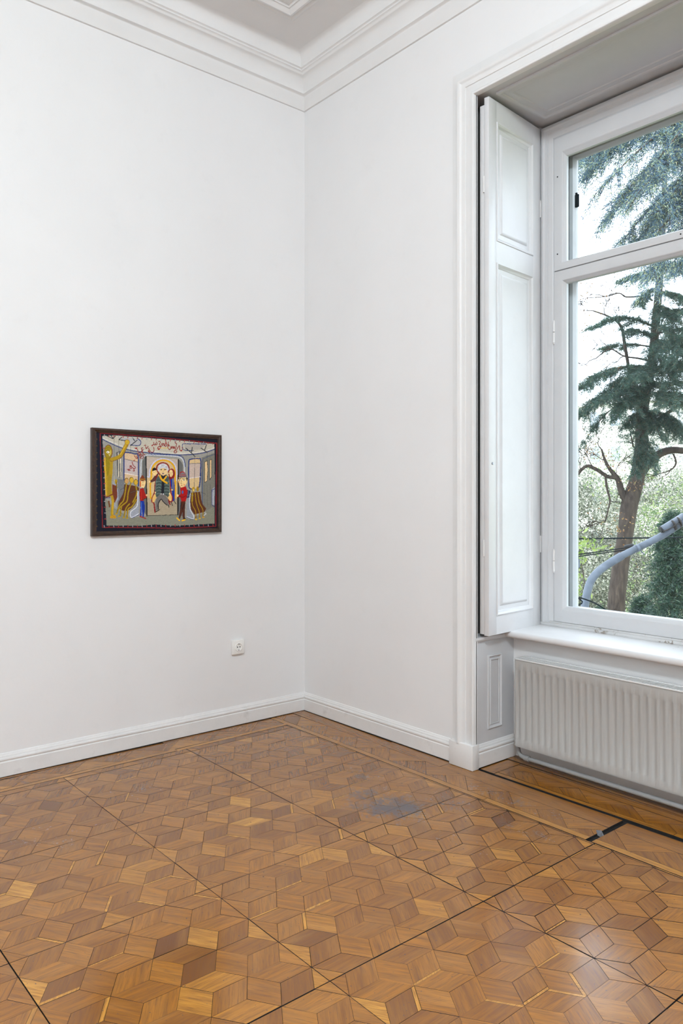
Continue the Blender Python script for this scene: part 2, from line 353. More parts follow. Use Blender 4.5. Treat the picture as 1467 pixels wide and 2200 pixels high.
def window(name, dx):
    X = lambda x: x + dx
    M = lambda x: 2 * MC - x + dx            # mirrored about the centre line
    root = empty(name, (X(MC), 0.62, 0.74), kind=S)
    # inner frame: stepped stop moulding on three sides
    stop = [(0, -0.05), (0, 0.034), (0.004, 0.037), (0.018, 0.037), (0.022, 0.031), (0.026, 0.028), (0.044, 0.027), (0.048, 0.020), (0.066, 0.013), (0.073, 0.008), (0.076, 0.010), (0.086, 0.010), (0.086, -0.05)]
    N = (0, -1, 0)
    st = [((X(1.545), 0.635, 0.74), (1, 0, 0), N), ((X(1.545), 0.635, 3.70), (1, 0, -1), N), ((M(1.545), 0.635, 3.70), (-1, 0, -1), N), ((M(1.545), 0.635, 0.74), (-1, 0, 0), N)]
    MB().sweep(st, stop).build('window_frame', 'joinery_shaded_paint', root, smooth=True)
    # casements
    for side in (0, 1):
        x0, x1, wl, wr = (X(1.632), X(MC - 0.001), 0.068, 0.084) if side == 0 else (X(MC + 0.001), M(1.632), 0.084, 0.068)
        sash = MB().sweep(ring_st(x0, x1, 0.767, 2.829, 0.635, wl, wr, 0.092, 0.075), SASH, closed=True, loop=True).build('casement_sash', 'joinery_shaded_paint', root, smooth=True)
        MB().box(x0 + wl - 0.006, x1 - wr + 0.006, 0.642, 0.646, 0.855, 2.760).build('pane', 'window_glass', sash)
        hx = X(1.630) if side == 0 else M(1.630)
        for hz in (1.124, 2.475): hinge(sash, hx, 0.616, hz, 0.125)
        if side == 0: MB().box(M(1.632) - 0.90, M(1.632) - 0.83, 0.596, 0.612, 0.76, 2.83, 0.004).build('cover_strip', 'joinery_shaded_paint', sash)
    sash = MB().sweep(ring_st(X(1.632), M(1.632), 2.834, 3.614, 0.635, 0.068, 0.068, 0.052, 0.112), SASH, closed=True, loop=True).build('transom_sash', 'joinery_shaded_paint', root, smooth=True)
    MB().box(X(1.694), M(1.694), 0.642, 0.646, 2.88, 3.508).build('pane', 'window_glass', sash)
    for (px_, pz_) in ((1.655, 3.385), (1.655, 2.93), (2.395, 2.855)):
        MB().tube([(X(px_), 0.6155, pz_), (X(px_), 0.613, pz_)], 0.004, 8).build('screw_head', 'black_rubber', sash)
    # outer frame and sashes
    MB().sweep(ring_st(X(1.56), M(1.56), 0.70, 3.66, 0.80, 0.072, 0.072, 0.10, 0.10), [(0, -0.03), (0, 0.12), (0.70, 0.12), (0.72, 0.04), (1.0, 0.035), (1.0, -0.03)], closed=True, loop=True).build('outer_frame', 'outer_frame_shade_grey', root)
    for side in (0, 1):
        x0, x1, wl, wr = (X(1.627), X(MC), 0.038, 0.045) if side == 0 else (X(MC), M(1.627), 0.045, 0.038)
        sash = MB().sweep(ring_st(x0, x1, 0.79, 2.85, 0.79, wl, wr, 0.05, 0.05), SASH, closed=True, loop=True).build('outer_sash', 'joinery_shaded_paint', root, smooth=True)
        MB().box(x0 + wl - 0.004, x1 - wr + 0.004, 0.796, 0.800, 0.832, 2.808).build('pane', 'window_glass', sash)
    sash = MB().sweep(ring_st(X(1.627), M(1.627), 2.85, 3.585, 0.79, 0.038, 0.038, 0.05, 0.05), SASH, closed=True, loop=True).build('outer_transom_sash', 'joinery_shaded_paint', root, smooth=True)
    MB().box(X(1.661), M(1.661), 0.796, 0.800, 2.892, 3.543).build('pane', 'window_glass', sash)
    mb = MB().box(X(1.672), X(1.698), 0.764, 0.777, 3.235, 3.312, 0.004); mb.tube([(X(1.682), 0.770, 3.31), (X(1.682), 0.768, 3.322)], 0.007, 8)
    mb.build('latch', 'cable_black', sash, smooth=True)
    # window board, sash rest, soffit, reveals
    sp = [(0.66, 0.74), (0.276, 0.74), (0.268, 0.737), (0.263, 0.730), (0.2615, 0.722), (0.263, 0.713), (0.268, 0.706), (0.276, 0.703), (0.296, 0.703), (0.300, 0.695), (0.371, 0.695)]
    MB().sweep([((X(1.50), 0, 0), (0, 1, 0), (0, 0, 1)), ((M(1.50), 0, 0), (0, 1, 0), (0, 0, 1))], sp).build('window_board', 'worn_trim_paint', root, smooth=True)
    MB().box(X(1.546), M(1.546), 0.592, 0.67, 0.738, 0.757, 0.005).box(X(1.60), M(1.60), 0.608, 0.67, 0.75, 0.766, 0.003).build('sash_rest', 'peeling_paint', root, smooth=True)
    sof = MB().box(X(1.45), M(1.45), WY + 0.001, 0.668, 3.716, 3.739).build('soffit_panel', 'joinery_shaded_paint', root)
    stt = [((X(1.625), 0.085, 3.716), (1, 1, 0), (0, 0, -1)), ((M(1.625), 0.085, 3.716), (-1, 1, 0), (0, 0, -1)), ((M(1.625), 0.530, 3.716), (-1, -1, 0), (0, 0, -1)), ((X(1.625), 0.530, 3.716), (1, -1, 0), (0, 0, -1))]
    MB().sweep(stt, [(0, 0), (0.001, 0.012), (0.012, 0.014), (0.020, 0.010), (0.024, 0.004), (0.045, 0.003), (0.062, 0.006), (0.066, 0.0)], closed=True).build('panel_moulding', 'joinery_shaded_paint', sof, smooth=True)
    for side in (0, 1):
        Q = X if side == 0 else M; sg = 1 if side == 0 else -1
        rv = MB().box(Q(1.45), Q(1.525), WY, 0.371, 0.0, 0.700).build('reveal_panel', 'joinery_shaded_paint', root)
        NN = (sg, 0, 0)
        MB().sweep([((Q(1.525), 0.134, 0.197), (0, 1, 1), NN), ((Q(1.525), 0.258, 0.197), (0, -1, 1), NN), ((Q(1.525), 0.258, 0.611), (0, -1, -1), NN), ((Q(1.525), 0.134, 0.611), (0, 1, -1), NN)],
                   [(0, 0), (0.001, 0.007), (0.006, 0.009), (0.012, 0.005), (0.016, 0.001), (0.021, 0.001), (0.024, 0.005), (0.029, 0.005), (0.031, 0.002)], closed=True).build('panel_moulding', 'joinery_shaded_paint', rv, smooth=True)
        capp = [(0.0, 0.697), (0.012, 0.699), (0.018, 0.706), (0.020, 0.713), (0.018, 0.721), (0.012, 0.7235), (-0.075, 0.7235)]
        MB().sweep([((Q(1.525), 0.012, 0), NN, (0, 0, 1)), ((Q(1.525), 0.371, 0), NN, (0, 0, 1))], capp, caps=True).build('reveal_cap', 'worn_trim_paint', rv, smooth=True)
        MB().sweep(along((Q(1.525), WY, 0), (Q(1.525), 0.371, 0), NN), BP).build('reveal_skirting', 'base_paint', rv, smooth=True)
        MB().box(Q(1.45), Q(1.54), 0.60, 0.67, 0.74, 3.716).build('jamb_lining', 'joinery_shaded_paint', root)
        MB().box(Q(1.450), Q(1.4525), WY, 0.60, 0.7235, 3.716).build('shutter_box_shade', 'recess_shade_grey', root)  # dark sheet painted as the shade inside the shutter recess
    return root
for i, dx in enumerate(WIN):
    N = (0, -1, 0); a, b = 1.541 + dx, 2 * MC - 1.541 + dx
    st = [((a, WY, 0.13), (-1, 0, 0), N), ((a, WY, 3.712), (-1, 0, 1), N), ((b, WY, 3.712), (1, 0, 1), N), ((b, WY, 0.13), (1, 0, 0), N)]
    tr = MB().sweep(st, ARCH).build('trim_%d' % (4 + i), 'trim_paint', kind=S, smooth=True)
    for Q in (lambda x: x + dx, lambda x: 2 * MC - x + dx):
        MB().box(Q(1.376), Q(1.549), -0.022, WY + 0.015, 0.0, 0.137, 0.004).build('plinth_block', 'base_paint', tr, smooth=True)
        MB().box(Q(1.450), Q(1.541), WY - 0.001, WY + 0.004, 0.13, 3.716).build('architrave_edge', 'trim_paint', tr)
    window('window_%d' % (i + 1), dx)

# ------------------------------------------------------------------ folded shutter
def shutter(O, E, z0, z1, label):
    O, E = np.array(O), np.array(E); L = np.linalg.norm(E - O); du = (E - O) / L; n = np.array((du[1], -du[0]))
    def xf(V):       # local (u along the leaf, n out of its face, z)
        return np.stack([O[0] + V[:, 0] * du[0] + V[:, 1] * n[0], O[1] + V[:, 0] * du[1] + V[:, 1] * n[1], V[:, 2]], 1)
    root = empty('window_shutter', (O[0], O[1], z0), label, 'shutter')
    th = 0.030; ua, ub = 0.076, L - 0.082; P = [(0.842, 2.800), (2.918, 3.580)]
    mb = MB().box(0, ua, -th, 0, z0, z1, 0.0015).box(ub, L, -th, 0, z0, z1, 0.0015)
    for a, b in ((z0, P[0][0]), (P[0][1], P[1][0]), (P[1][1], z1)): mb.box(ua - 0.001, ub + 0.001, -th, -0.0002, a, b)
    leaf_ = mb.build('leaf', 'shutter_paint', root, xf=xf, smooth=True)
    for a, b in P:
        N = (0, 1, 0)
        st = [((ua, 0, a), (1, 0, 1), N), ((ub, 0, a), (-1, 0, 1), N), ((ub, 0, b), (-1, 0, -1), N), ((ua, 0, b), (1, 0, -1), N)]
        mb = MB().sweep(st, [(0, -0.001), (0.002, 0.005), (0.007, 0.006), (0.012, 0.002), (0.018, -0.006), (0.024, -0.009), (0.026, -0.013), (0.050, -0.013), (0.053, -0.009), (0.062, -0.003), (0.068, -0.003)], closed=True)
        w_ = 0.068; mb.add([(ua + w_, -0.003, a + w_), (ub - w_, -0.003, a + w_), (ub - w_, -0.003, b - w_), (ua + w_, -0.003, b - w_)], [(0, 1, 2, 3)])
        mb.build('panel', 'shutter_paint', leaf_, xf=xf, smooth=True)
    MB().box(0.004, L - 0.04, -2 * th - 0.001, -th - 0.003, z0 + 0.006, z1 - 0.035, 0.002).build('leaf', 'shutter_paint', root, xf=xf, smooth=True)
    for hz in (1.22, 3.22):
        MB().tube([(L + 0.004, -0.004, hz - 0.05), (L + 0.004, -0.004, hz + 0.05)], 0.006, 8).build('hinge', 'hinge_paint', root, xf=xf, smooth=True)
        MB().tube([(-0.002, -th - 0.0015, hz - 0.045), (-0.002, -th - 0.0015, hz + 0.045)], 0.0045, 8).build('hinge', 'hinge_paint', root, xf=xf, smooth=True)
    MB().tube([(0.035, 0.0, 1.685), (0.035, 0.004, 1.685)], 0.007, 8).build('nail', 'bare_metal', root, xf=xf)
    return root
shutter((1.602, 0.052), (1.553, 0.588), 0.738, 3.694, 'tall white panelled window shutter folded back into the window reveal')

# ------------------------------------------------------------------ radiator
RL, RR, RF, RB, RZ0, RZ1 = 1.637, 3.343, 0.235, 0.335, 0.110, 0.594
rad = empty('radiator', ((RL + RR) / 2, 0.285, RZ0), 'white ribbed panel radiator under the window board', 'radiator')
# ribbed front panel as a height field
xsn, ysn = [RL + 0.004], [0.0]; pitch, first = 0.0417, 1.657
k = 0
while first + k * pitch < RR - 0.012:
    c = first + k * pitch
    for o_, d_ in ((-0.0135, 0.0), (-0.0085, 1.0), (0.0085, 1.0), (0.0135, 0.0)): xsn.append(c + o_); ysn.append(d_)
    k += 1
xsn.append(RR - 0.004); ysn.append(0.0)
zsn = [(RZ0 + 0.003, 0), (RZ0 + 0.042, 0), (RZ0 + 0.051, 1), (RZ1 - 0.061, 1), (RZ1 - 0.052, 0), (RZ1 - 0.003, 0)]
def rib_panel(y, sgn):
    V = [(x, y + sgn * 0.0065 * d_ * e_, z) for (z, e_) in zsn for x, d_ in zip(xsn, ysn)]
    n = len(xsn); Fs = [(i * n + j, i * n + j + 1, (i + 1) * n + j + 1, (i + 1) * n + j) for i in range(len(zsn) - 1) for j in range(n - 1)]
    return V, Fs
mb = MB(); mb.add(*rib_panel(RF, 1.0))
mb.box(RL + 0.003, RR - 0.003, RF, RF + 0.018, RZ0, RZ0 + 0.004).box(RL + 0.003, RR - 0.003, RF, RF + 0.018, RZ1 - 0.004, RZ1)
mb.build('front_panel', 'radiator_shaded_enamel', rad, smooth=True)
mb = MB(); mb.add(*rib_panel(RB, -1.0)); mb.box(RL + 0.003, RR - 0.003, RB - 0.018, RB, RZ0, RZ0 + 0.004); mb.build('back_panel', 'radiator_shaded_enamel', rad, smooth=True)
mb = MB()
for i in range(48):
    x = RL + 0.04 + i * (RR - RL - 0.08) / 47
    mb.box(x - 0.008, x + 0.008, RF + 0.02, RB - 0.02, RZ0 + 0.02, RZ1 - 0.03)
mb.build('convector_fins', 'recess_shade_grey', rad)  # fins coloured dark as the shade between the grille bars
for x0, x1 in ((RL - 0.003, RL + 0.002), (RR - 0.002, RR + 0.003)):
    MB().box(x0, x1, RF - 0.001, RB, RZ0 + 0.002, RZ1 + 0.006, 0.0015).build('side_cover', 'radiator_shaded_enamel', rad, smooth=True)
mb = MB().box(RL, RR, RF - 0.002, RF + 0.014, RZ1, RZ1 + 0.006, 0.0015).box(RL, RR, RB - 0.012, RB, RZ1, RZ1 + 0.006, 0.0015)
mb.box(RL, RL + 0.012, RF, RB, RZ1, RZ1 + 0.005).box(RR - 0.012, RR, RF, RB, RZ1, RZ1 + 0.005)
top = mb.build('top_grille', 'grille_paint', rad, smooth=True)
mb = MB(); x = RL + 0.016
while x < RR - 0.016:
    mb.box(x, x + 0.0068, RF + 0.012, RB - 0.010, RZ1 - 0.002, RZ1 + 0.0035); x += 0.0135
mb.build('grille_bars', 'grille_paint', top)
vz = RZ0 + 0.045
val = MB().tube([(RL + 0.01, 0.290, vz), (RL - 0.022, 0.290, vz)], 0.009, 10).tube([(RL - 0.022, 0.290, vz - 0.03), (RL - 0.022, 0.290, vz + 0.018)], 0.010, 10).build('valve', 'black_rubber', rad, smooth=True)
MB().tube([(RL - 0.022, 0.290, vz + 0.016), (RL - 0.022, 0.290, vz + 0.034)], [0.014, 0.012], 12).build('knob', 'black_rubber', val, smooth=True)
# heating pipe along the skirting
pp = fine([(RL - 0.022, 0.290, vz - 0.03), (RL - 0.020, 0.289, 0.095), (RL - 0.006, 0.287, 0.052), (RL + 0.035, 0.286, 0.040), (RL + 0.12, 0.286, 0.040)], 5)
pipe = empty('heating_pipe', (2.2, 0.286, 0.0), 'white heating pipe running above the floor beneath the radiator', 'pipe')
MB().tube(list(pp) + [(RR + 0.02, 0.290, 0.040)], 0.0125, 12).build('run', 'pipe_shaded_paint', pipe, smooth=True)
MB().tube([(RL + 0.028, 0.286, 0.040), (RL + 0.060, 0.286, 0.040)], 0.0165, 12).build('elbow_joint', 'pipe_shaded_paint', pipe, smooth=True)
for bx_ in (2.75, 3.2): MB().box(bx_, bx_ + 0.02, 0.296, 0.3705, 0.032, 0.048, 0.002).build('pipe_clip', 'pipe_shaded_paint', pipe)

# ------------------------------------------------------------------ wall socket
sk = empty('wall_socket', (WX, -0.5405, 0.515), 'white square power socket low on the wall near the corner', 'socket')
MB().box(WX, 0.004, -0.587, -0.494, 0.468, 0.562, 0.006).build('cover_plate', 'socket_plastic', sk, smooth=True)
def disc(cy, cz, r, x0, x1, n=24): return [(x0, cy + r * math.cos(2 * math.pi * i / n), cz + r * math.sin(2 * math.pi * i / n)) for i in range(n)]
n = 28; cy, cz = -0.5405, 0.516
prof = [(0.0290, 0.004), (0.0275, 0.0095), (0.0225, 0.0095), (0.0205, 0.0045)]
mb = MB(); V = [(x, cy + r * math.cos(2 * math.pi * i / n), cz + r * math.sin(2 * math.pi * i / n)) for r, x in prof for i in range(n)]
Fs = [(a * n + i, a * n + (i + 1) % n, (a + 1) * n + (i + 1) % n, (a + 1) * n + i) for a in range(3) for i in range(n)] + [tuple(3 * n + i for i in range(n))]
ins = mb.add(V, Fs).build('insert', 'socket_plastic', sk, smooth=True)
for s_ in (-1, 1): MB().tube([(0.0040, cy + s_ * 0.0095, cz), (0.0050, cy + s_ * 0.0095, cz)], 0.0040, 10).build('pin_hole', 'black_rubber', ins)
for s_ in (-1, 1): MB().box(0.004, 0.0085, cy - 0.003, cy + 0.003, cz + s_ * 0.0195 - 0.002, cz + s_ * 0.0195 + 0.002).build('earth_clip', 'bare_metal', ins)

# ------------------------------------------------------------------ pendant lamps (hang behind the viewpoint and light the room)
def pendant(x, y, zg, power, label):
    root = empty('pendant_lamp', (x, y, ZC), label, 'lamp')
    MB().tube([(x, y, ZC), (x, y, ZC - 0.03), (x, y, ZC - 0.05)], [0.06, 0.055, 0.02], 20).build('ceiling_rose', 'trim_paint', root, smooth=True)
    MB().tube([(x, y, ZC - 0.04), (x, y, zg + 0.24)], 0.008, 10).build('stem', 'trim_paint', root, smooth=True)
    MB().tube([(x, y, zg + 0.28), (x, y, zg + 0.255), (x, y, zg + 0.235)], [0.02, 0.07, 0.075], 20).build('holder', 'trim_paint', root, smooth=True)
    d = bpy.data.lights.new('globe', 'POINT'); d.energy = power; d.shadow_soft_size = 0.23; d.color = (0.85, 0.935, 1.0)
    o = bpy.data.objects.new('globe', d); col.objects.link(o); o.parent = root; o.location = (0, 0, zg - ZC)
pendant(4.9, -3.8, 4.22, LAMP_POWER, 'opal globe pendant lamp on a thin white stem')

# ------------------------------------------------------------------ parquet floor
floor = MB().box(-0.02, RX, RY, 0.371, -0.12, -0.011).build('floor', 'gap_dark', kind=S)
def clip(poly, a, b, c):                       # keep a*x + b*y <= c
    out = []
    for i in range(len(poly)):
        p, q = poly[i], poly[(i + 1) % len(poly)]
        dp, dq = a * p[0] + b * p[1] - c, a * q[0] + b * q[1] - c
        if dp <= 0: out.append(p)
        if (dp < 0 < dq) or (dq < 0 < dp):
            s_ = dp / (dp - dq); out.append((p[0] + s_ * (q[0] - p[0]), p[1] + s_ * (q[1] - p[1])))
    return out
def clip_rect(poly, x0, x1, y0, y1):
    for a, b, c in ((-1, 0, -x0), (1, 0, x1), (0, -1, -y0), (0, 1, y1)):
        poly = clip(poly, a, b, c)
        if len(poly) < 3: return []
    return poly
def area(p): return 0.5 * sum(p[i][0] * p[(i + 1) % len(p)][1] - p[(i + 1) % len(p)][0] * p[i][1] for i in range(len(p)))
def tidy(p):
    q = []
    for a in p:
        if not q or math.hypot(a[0] - q[-1][0], a[1] - q[-1][1]) > 1e-4: q.append(a)
    if len(q) > 1 and math.hypot(q[0][0] - q[-1][0], q[0][1] - q[-1][1]) < 1e-4: q.pop()
    return q
def inset(p, g):                               # convex, counter-clockwise
    res = p
    for i in range(len(p)):
        a, b = p[i], p[(i + 1) % len(p)]; dx, dy = b[0] - a[0], b[1] - a[1]; L = math.hypot(dx, dy)
        if L < 1e-6: continue
        nx, ny = dy / L, -dx / L               # outward
        res = clip(res, nx, ny, nx * a[0] + ny * a[1] - g)
        if len(res) < 3: return []
    return tidy(res)
R_ = random.Random(11)
def piece(poly, ang, tint, gap=0.0005, lift=None):
    """vertices, faces, uv, tint of one wood block; ang is the direction of its grain"""
    poly = tidy(poly)
    if len(poly) < 3: return None
    if area(poly) < 0: poly = poly[::-1]
    p0 = inset(poly, gap)
    if len(p0) < 3 or area(p0) < 1.5e-5: return None
    n = len(p0); cx_, cy_ = sum(q[0] for q in p0) / n, sum(q[1] for q in p0) / n
    h = R_.uniform(-0.0004, 0.0004) if lift is None else lift; tx, ty = R_.gauss(0, 0.0022), R_.gauss(0, 0.0022)
    zt = lambda q, d: h + d + tx * (q[0] - cx_) + ty * (q[1] - cy_)
    V = [(q[0], q[1], -0.0125) for q in p0] + [(q[0], q[1], zt(q, 0)) for q in p0]
    Fs = []
    for i in range(n):
        j = (i + 1) % n
        Fs.append((i, j, n + j, n + i))
    Fs.append(tuple(range(n, 2 * n)))
    ou, ov = R_.uniform(0, 50), R_.uniform(0, 50); ca, sa = math.cos(ang), math.sin(ang)
    UV = [(ou + x * ca + y * sa, ov - x * sa + y * ca) for x, y, z in V]
    return V, Fs, UV, max(0.0, min(1.0, tint)), (cx_, cy_)
def blocks_to_obj(name, items, kind=None, own_origin=True):
    V, Fs, UV, T, MI = [], [], [], [], []
    for it in items:
        b = len(V); V += it[0]; Fs += [tuple(b + i for i in f) for f in it[1]]; UV += it[2]; T += [it[3]] * len(it[0]); MI += [1] * (len(it[1]) - 1) + [0]
    loc = (items[0][4][0], items[0][4][1], 0.0) if own_origin else (0, 0, 0)
    me = bpy.data.meshes.new(name); me.from_pydata((np.array(V) - np.array(loc)).tolist(), [], Fs)
    ul = me.uv_layers.new(name='grain'); idx = np.empty(len(me.loops), np.int32); me.loops.foreach_get('vertex_index', idx)
    ul.data.foreach_set('uv', np.array(UV)[idx].astype(np.float32).ravel())
    at_ = me.attributes.new('tint', 'FLOAT', 'POINT'); at_.data.foreach_set('value', np.array(T, np.float32))
    me.materials.append(MATS['oak_parquet']); me.materials.append(MATS['gap_dark'])
    me.polygons.foreach_set('material_index', np.array(MI, np.int32)); me.update()
    return finish(bpy.data.objects.new(name, me), loc, floor, None, None, None, kind)
# field: tumbling-block rhombi, sawn off square at the panel seams
KX, KY, X0, Y0 = 0.0917, 0.0611, 1.728, -1.767
FX0, FX1, FY0, FY1 = 0.2045, RX - 0.22, RY + 0.22, -0.2905
vecs = {'a': (0, 2), 'b': (1, 1), 'c': (1, -1)}
jit = {}
def lat(k, m):
    if (k, m) not in jit: jit[(k, m)] = (R_.gauss(0, 0.0006), R_.gauss(0, 0.0006))
    j = jit[(k, m)]
    return (X0 + KX * k + j[0], Y0 + KY * m + j[1])
seamw = {}
def sw(kind, i):
    if (kind, i) not in seamw: seamw[(kind, i)] = R_.uniform(0.0008, 0.0018)
    return seamw[(kind, i)]
field = []
kx0, kx1 = math.floor((FX0 - X0) / KX) - 3, math.ceil((FX1 - X0) / KX) + 3
ky0, ky1 = math.floor((FY0 - Y0) / KY) - 4, math.ceil((FY1 - Y0) / KY) + 4
for k in range(kx0, kx1):
    for m in range(ky0, ky1):
        if (m % 6 == 0 and k % 2 == 1) or (m % 6 == 3 and k % 2 == 0):            # six-fold corner
            for (d1, d2, far, ty) in (((0, 2), (1, 1), (1, 3), 'ab'), ((1, 1), (1, -1), (2, 0), 'bc'), ((1, -1), (0, -2), (1, -3), 'ca')):
                quad = [(k, m), (k + d1[0], m + d1[1]), (k + far[0], m + far[1]), (k + d2[0], m + d2[1])]
                P4 = [lat(*q) for q in quad]
                ang = {'ab': math.pi / 2, 'bc': math.atan2(KY, KX), 'ca': math.atan2(-KY, KX)}[ty]
                tb = {'ab': 0.50, 'bc': 0.62, 'ca': 0.40}[ty]
                i0, i1 = math.floor(min(q[0] for q in quad) / 8), math.floor((max(q[0] for q in quad) - 0.01) / 8)
                j0, j1 = math.floor(min(q[1] for q in quad) / 12), math.floor((max(q[1] for q in quad) - 0.01) / 12)
                for i in range(i0, i1 + 1):
                    for j in range(j0, j1 + 1):
                        x0, x1, y0, y1 = X0 + 8 * KX * i, X0 + 8 * KX * (i + 1), Y0 + 12 * KY * j, Y0 + 12 * KY * (j + 1)
                        q = clip_rect(P4, max(x0 + sw('x', i), FX0), min(x1 - sw('x', i + 1), FX1), max(y0 + sw('y', j), FY0), min(y1 - sw('y', j + 1), FY1))
                        if len(q) < 3: continue
                        tint = tb + R_.gauss(0, 0.13) + (0.30 if R_.random() < 0.03 else 0) - (0.25 if R_.random() < 0.05 else 0)
                        near = x0 > 1.4 and y0 > -1.2
                        gap = R_.uniform(0.0008, 0.0015) if near else R_.uniform(0.0003, 0.0009)
                        parts_ = [(q, tint)]
                        if R_.random() < 0.11 and abs(area(q)) > 0.006:               # pale make-up strip let in beside a block
                            a_, b_ = P4[0], P4[1]
                            if R_.random() < 0.5: a_, b_ = P4[1], P4[2]
                            dx_, dy_ = b_[0] - a_[0], b_[1] - a_[1]; L = math.hypot(dx_, dy_); nx, ny = dy_ / L, -dx_ / L
                            c0 = nx * a_[0] + ny * a_[1]
                            inn = nx * (sum(p[0] for p in P4) / 4) + ny * (sum(p[1] for p in P4) / 4)
                            if inn > c0: nx, ny, c0 = -nx, -ny, -c0
                            cut = c0 - R_.uniform(0.007, 0.014)
                            parts_ = [(clip(q, nx, ny, cut), tint), (clip(q, -nx, -ny, -cut), 0.97)]
                        for q_, t_ in parts_:
                            it = piece(q_, ang, t_, gap)
                            if it: field.append(it)
def pix_area(it):                                 # how large a block shows from the viewpoint
    n = len(it[0]) // 2; pts = []
    for v in it[0][n:]:
        d = np.array(v) - CAM; dz = d @ FWD
        if dz < 0.3: return 0.0
        pts.append((CX + F_PX * (d @ RGT) / dz, HZ - F_PX * d[2] / dz))
    cx_ = sum(p[0] for p in pts) / n; cy_ = sum(p[1] for p in pts) / n
    if not (-60 < cx_ < 1527 and 1400 < cy_ < 2290): return 0.0
    fr = 1.0 if (0 < cx_ < 1467 and cy_ < 2200) else 0.3
    return abs(area(pts)) * fr
field.sort(key=pix_area, reverse=True)
for it in field[:300]: blocks_to_obj('parquet_block', [it])
blocks_to_obj('parquet_field', field[300:], kind='stuff', own_origin=False)

# borders
def strip(name, x0, x1, y0, y1, ang, tint, gap=0.0006):
    it = piece([(x0, y0), (x1, y0), (x1, y1), (x0, y1)], ang, tint, gap, lift=0.0)
    if it: blocks_to_obj(name, [it])
def runs(a, b, L, first):
    xs = [a]; x = a + first
    while x < b - 0.15: xs.append(x); x += L * R_.uniform(0.85, 1.15)
    xs.append(b); return list(zip(xs[:-1], xs[1:]))
def zigzag(tf, a, b, v0, v1, s0, flip=1):
    """triangular border blocks between rows v0 and v1 from a to b; tf maps (s, v) to (x, y)"""
    half = 0.1465; k = math.floor((a - s0) / (2 * half)) - 1
    while s0 + 2 * half * k < b + 0.3:
        A = s0 + 2 * half * k
        up = [(A, v1), (A + half, v0), (A + 2 * half, v1)]                             # base on row v1
        ml = ((A + half + A + 2 * half) / 2, (v0 + v1) / 2)
        t1 = [(A + half, v0), (A + 2 * half, v0), ml]; t2 = [(A + 2 * half, v0), (A + 3 * half, v0), (A + 2 * half, v1), ml]
        for poly, g_, tn in ((up, math.pi * 0.25, 0.62), (t1, -math.pi * 0.25, 0.45), (t2, -math.pi * 0.25, 0.50)):
            q = clip(clip(poly, 1, 0, b), -1, 0, -a)
            if len(q) < 3: continue
            it = piece([tf(*z) for z in q], g_ * flip, tn + R_.gauss(0, 0.13), R_.uniform(0.0004, 0.0009), lift=0.0)
            if it: blocks_to_obj('border_block', [it])
        k += 1
BR = -0.286
for a, b in ((0.0, 2.414), (2.443, RX)):                                               # along the window wall
    vis = 4.2
    for x0, x1 in runs(a, b, 1.1, 0.7): strip('batten', x0, x1, BR, -0.247, 0, 0.84 + R_.gauss(0, 0.06))
    zigzag(lambda s_, v: (s_, v), max(a, 0.0), min(b, vis), -0.246, -0.101, 1.5635)
    segs = [(a, min(b, 1.378), -0.002)] if a < 1 else []
    segs += [(max(a, 1.3785), min(b, 3.47), 0.023 if a < 1 else 0.012)]
    for (sx0, sx1, ye) in segs:
        for x0, x1 in runs(sx0, sx1, 1.2, 0.9): strip('border_board', x0, x1, -0.100, ye, 0, 0.5 + R_.gauss(0, 0.07))
strip('border_board', vis, RX, -0.246, -0.101, 0, 0.5); strip('border_board', 3.471, RX, -0.100, -0.002, 0, 0.5)
for y1, y0 in [(-q[0], -q[1]) for q in runs(0.289, -RY, 1.1, 0.8)]:                       # along the left wall
    strip('batten', 0.166, 0.2, y0, y1, math.pi / 2, 0.84 + R_.gauss(0, 0.06)); strip('border_board', 0.0, 0.024, y0, y1, math.pi / 2, 0.45)
zigzag(lambda s_, v: (v, -s_), 0.2885, 3.2, 0.025, 0.165, 0.255)
strip('border_board', 0.025, 0.165, RY, -3.2, math.pi / 2, 0.5)
strip('border_board', RX - 0.218, RX, RY, BR - 0.003, math.pi / 2, 0.5); strip('border_board', 0.2, RX - 0.22, RY, RY + 0.218, 0, 0.5)
strip('border_board', 1.545, 1.640, 0.046, 0.285, math.pi / 2 * 0.92, 0.55)                        # inside the window bay
for x0, x1 in runs(1.642, 3.44, 1.2, 1.0):
    strip('batten', x0, x1, 0.046, 0.079, 0, 0.84 + R_.gauss(0, 0.05)); strip('batten', x0, x1, 0.214, 0.262, 0, 0.66 + R_.gauss(0, 0.05))
strip('border_board', 1.545, 3.44, 0.2865, 0.371, 0, 0.3); strip('border_board', 1.642, 3.44, 0.2635, 0.2855, 0, 0.3)
zigzag(lambda s_, v: (s_, v), 1.642, 3.44, 0.080, 0.213, 1.7635)
# bent metal left in the gap of the border
clipo = MB().add([(2.420, -0.200, -0.004), (2.438, -0.206, -0.004), (2.439, -0.180, -0.004), (2.420, -0.168, 0.009), (2.398, -0.176, 0.006),
                  (2.420, -0.200, -0.006), (2.438, -0.206, -0.006), (2.439, -0.180, -0.006), (2.420, -0.168, 0.0075), (2.398, -0.176, 0.0045)],
                 [(0, 1, 2, 3), (0, 3, 4), (8, 7, 6, 5), (9, 8, 5), (0, 5, 6, 1), (1, 6, 7, 2), (2, 7, 8, 3), (3, 8, 9, 4), (4, 9, 5, 0)])
clipo.build('metal_scrap', 'bare_metal', loc=(2.428, -0.192, 0.0), label='small bent scrap of metal in the gap of the floor border', cat='metal scrap')

